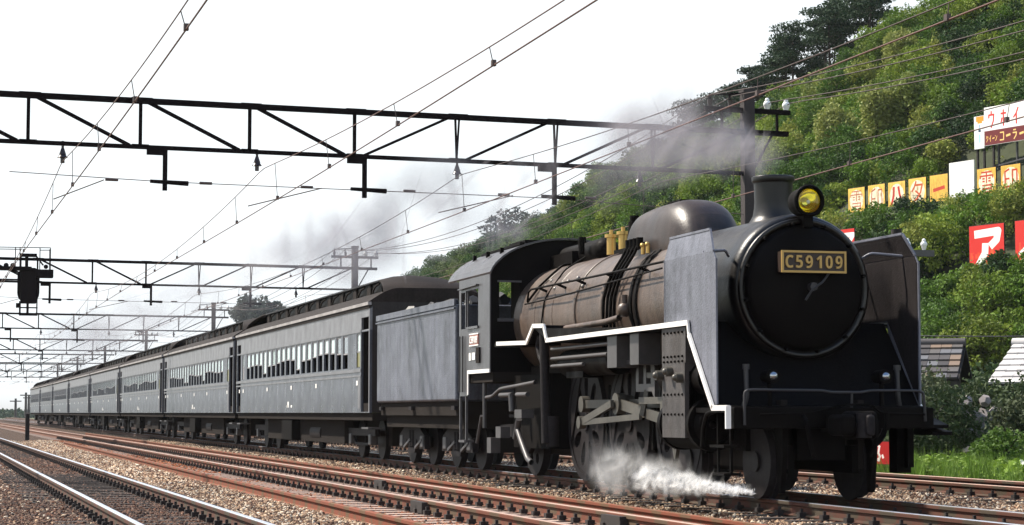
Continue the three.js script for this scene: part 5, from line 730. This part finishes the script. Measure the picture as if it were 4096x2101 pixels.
// shrubs between the far track and the houses
[[20.2, -40.5, 2.2, 1.5, 'dark grey green shrub directly behind the right end of the buffer beam', og], [21.6, -40.2, 2.0, 1.4, 'dark shrub under the mossy tiled roof', dg], [22.6, -39.0, 2.25, 1.3, 'olive shrub between the two house roofs', og], [23.2, -37.4, 1.95, 1.1, 'dark shrub at the right edge below the pale roof', dg], [19.4, -38.2, 1.9, 1.1, 'low dark shrub behind the weeds, right of the beam end', dg], [21.9, -38.4, 1.9, 1.1, 'low olive shrub right behind the pale stones', og], [26.3, -45, 2.4, 1.5, 'tall dark shrub close to the pale roofed house', dg]].forEach(([x, z, h, r, l, m]) => tree('shrub', l, 'shrub', x, -0.5, z, h + 0.35, r, h * 0.48, m, 3000, 0.06, { blobs: 30, tuft: 0.4, group: 'dark shrubs beside the far track' }));
[[20.6, -34.6, 1.05, 0.95, 'bright green mounded bush at the lower right edge'], [19.4, -35.3, 0.95, 0.7, 'small bright bush left of the mounded bush']].forEach(([x, z, h, r, l]) => tree('bright_bush', l, 'bush', x, -0.55, z, h + 0.3, r, h * 0.55, bg, 2600, 0.05, { blobs: 20, tuft: 0.5 }));
{ // bright weeds and grass on the verge
  const list = [], gr = []; for (let i = 0; i < 7000; i++) { const z = rr(-47, -22), x = 16.0 + 4.2 * Math.pow(rnd(), 1.2) + rr(0, 0.4), h = 0.1 + 0.5 * rnd() * sm(15.9, 17, x); const v = rr(0.7, 1.4); list.push([x, -0.5 + h * 0.9 + 0.06 * n2(x, z, 3), z, rr(0.1, 0.22), 0.2 * v, 0.31 * v, 0.035 * v]); if (i % 4 === 0) gr.push([x, -0.35 + rr(0, 0.35), z, rr(0.16, 0.3), 0.15 * v, 0.25 * v, 0.04 * v, 1.6]); }
  scatter('verge_weeds', cluster(16, 0.34), leafMat(1, 1, 1, 0.4), list, { label: 'bright green leafy weeds along the verge beyond the far track', category: 'weeds' });
  const pos = [], nor = []; for (let i = 0; i < 16; i++) { const a = rr(0, 6.28), b = V(rr(-0.4, 0.4), -0.6, rr(-0.4, 0.4)), t = V(b.x + Math.cos(a) * 0.5, 0.9, b.z + Math.sin(a) * 0.5), s = V(Math.sin(a), 0, -Math.cos(a)).multiplyScalar(0.05); for (const p of [b.clone().add(s), b.clone().sub(s), t]) { pos.push(p.x, p.y, p.z); nor.push(0, 0.9, 0.4); } }
  const gb = geo(pos, nor); gb.computeVertexNormals(); scatter('verge_grass', gb, leafMat(1, 1, 1, 0.4), gr, { label: 'long grass blades on the verge beyond the far track', category: 'grass' });
  const fl = []; for (let i = 0; i < 7; i++) fl.push([rr(16.3, 19.5), rr(-0.1, 0.35), rr(-37, -29), rr(0.04, 0.07), 0.8, 0.82, 0.72]); scatter('white_blossom', cluster(7, 0.8, 0.5), leafMat(1, 1, 1, 0.2), fl, { label: 'white blossoms dotted among the bright verge weeds', category: 'flowers' });
  const fw = []; for (let i = 0; i < 2600; i++) { const z = rr(-760, -640), x = rr(-60, 150); fw.push([x, -0.3 + rr(0, 2.2) * (0.6 + n2(x * 0.2, z * 0.2, 5)), z, rr(1, 2), 0.05, 0.085, 0.05]); } scatter('distant_woodland', cluster(16, 0.4), leafMat(1, 1, 1, 0.2), fw, { label: 'low hazy tree line on the horizon behind the far poles', category: 'woodland' });
  const mw = []; for (let i = 0; i < 5200; i++) { const z = rr(-64, -43), x = rr(23, 36); if (x > foot(z)) continue; const v = rr(0.6, 1.3), t = clamp((x - 23) / 10); mw.push([x, -0.4 + rr(0, z > -58 ? 0.5 : 1.0 + 2.2 * t * rnd()), z, rr(0.2, 0.4), 0.045 * v, 0.08 * v, 0.025 * v]); } scatter('undergrowth', cluster(18, 0.3), leafMat(1, 1, 1, 0.3), mw, { label: 'dark undergrowth round the houses at the foot of the hill', category: 'undergrowth' });
}
// ---------------------------------------------------------------- smoke and steam: soft translucent wisps in every direction
const wisp = (() => { const n = 10, pos = [], nor = [], c = []; for (let i = 0; i < n; i++) for (const [a, b] of [[i, i + 1]]) { const p = (k, r) => [r * Math.cos(k / n * 6.2832), r * Math.sin(k / n * 6.2832), 0]; const ring = [[0, 1], [0.45, 0.62], [0.75, 0.22], [1, 0]];
  for (let q = 0; q < 3; q++) { const [r0, w0] = ring[q], [r1, w1] = ring[q + 1], A = p(a, r0), B = p(b, r0), C = p(a, r1), D = p(b, r1), put = (P, w) => { pos.push(...P); nor.push(0, 0, 1); c.push(1, 1, 1, w); }; put(A, w0); put(C, w1); put(D, w1); if (q) { put(A, w0); put(D, w1); put(B, w0); } } }
  const g = geo(pos, nor); g.setAttribute('color', new THREE.Float32BufferAttribute(c, 4)); return g; })();
function wisps(name, label, list, color, opacity, through, long = 0) { const qa = new THREE.Quaternion(), qb = new THREE.Quaternion(); const m = new THREE.MeshPhysicalMaterial({ color, roughness: 1, transmission: through, thickness: 0, side: THREE.DoubleSide, transparent: true, opacity, vertexColors: true, specularIntensity: 0, depthWrite: false }), im = new THREE.InstancedMesh(wisp, m, list.length); list.forEach(([x, y, z, s], i) => { qx.setFromEuler(ex.set(rr(0, 6.28), rr(0, 6.28), rr(0, 6.28))); if (long) { qx.setFromEuler(ex.set(0, Math.PI / 2 + rr(-0.35, 0.35), rr(-0.25, 0.25), 'YZX')).multiply(qb.setFromAxisAngle(V(1, 0, 0), rr(0, 6.28))); ex.order = 'XYZ'; } mx.compose(V(x, y, z), qx, V(s * (1 + long), s * rr(0.6, 1), s)); im.setMatrixAt(i, mx); }); im.name = name; im.userData = { kind: 'stuff', label, category: name.includes('steam') ? 'steam' : 'smoke' }; im.castShadow = true; scene.add(im); }
const gauss = () => (rnd() + rnd() + rnd() - 1.5) / 0.75;
{
  const near = [], far = [];
  for (let i = 0; i < 42; i++) { const t = Math.pow(rnd(), 0.9), d = 4.5 * t - 0.1; near.push([XC + 0.2 * gauss() * (1 + t), 3.95 + 0.95 * Math.pow(t, 0.55) * (1 + 0.25 * gauss()) + 0.1 * gauss(), -23.75 - d + 0.2 * gauss(), 0.3 + 0.5 * t * rr(0.7, 1.2)]); }
  for (let i = 0; i < 80; i++) { const d = 3.5 + 32 * Math.pow(rnd(), 1.15), t = d / 35; near.push([XC + 0.6 * gauss() * (0.6 + t), 4.75 + 0.75 * t + (0.4 + 0.4 * t) * gauss(), -23.7 - d, (0.7 + 0.7 * t) * rr(0.7, 1.3)]); }
  for (let i = 0; i < 80; i++) { const d = 32 + 120 * rnd(), t = d / 150; far.push([XC + (0.6 + 1.2 * t) * gauss(), 5.3 + 0.9 * t + (0.7 + 0.9 * t) * gauss(), -23.7 - d, (1.5 + 1.6 * t) * rr(0.7, 1.2)]); }
  wisps('smoke_cloud', 'grey smoke rising from the chimney and drifting back over the locomotive', near, col(0.44, 0.42, 0.46), 0.25, 0.4);
  wisps('drifting_smoke_cloud', 'thin pale smoke hanging over the coaches further back', far, col(0.5, 0.48, 0.52), 0.12, 0.4);
  const core = [], halo = [];
  for (let i = 0; i < 1300; i++) { const t = Math.pow(rnd(), 0.7), d = 3.2 * t; core.push([8.6 - 0.1 * t + 0.1 * gauss() * (0.2 + t), 0.13 + 0.05 * t + (0.018 + 0.06 * t) * gauss(), -21.2 - d, (0.03 + 0.085 * t) * rr(0.6, 1.3)]); }
  for (let i = 0; i < 330; i++) { const t = Math.pow(rnd(), 0.6), d = 0.5 + 4.4 * t; halo.push([8.6 - 0.12 * t + 0.16 * gauss(), 0.14 + 0.14 * t + 0.13 * (0.3 + t) * gauss(), -21.2 - d, (0.1 + 0.17 * t) * rr(0.7, 1.2)]); }
  const steamWhite = col(0.98, 0.98, 0.98);
  wisps('steam_jet_cloud', 'dense white steam jet blown back low along the near rail from the front wheel', core.filter(p => p[1] > -0.1), steamWhite, 0.42, 0.5);
  wisps('steam_cloud', 'thin white steam haze veiling the lower driving wheels', halo.filter(p => p[1] > -0.08), steamWhite, 0.11, 0.5);
}
renderer.render(scene, camera);
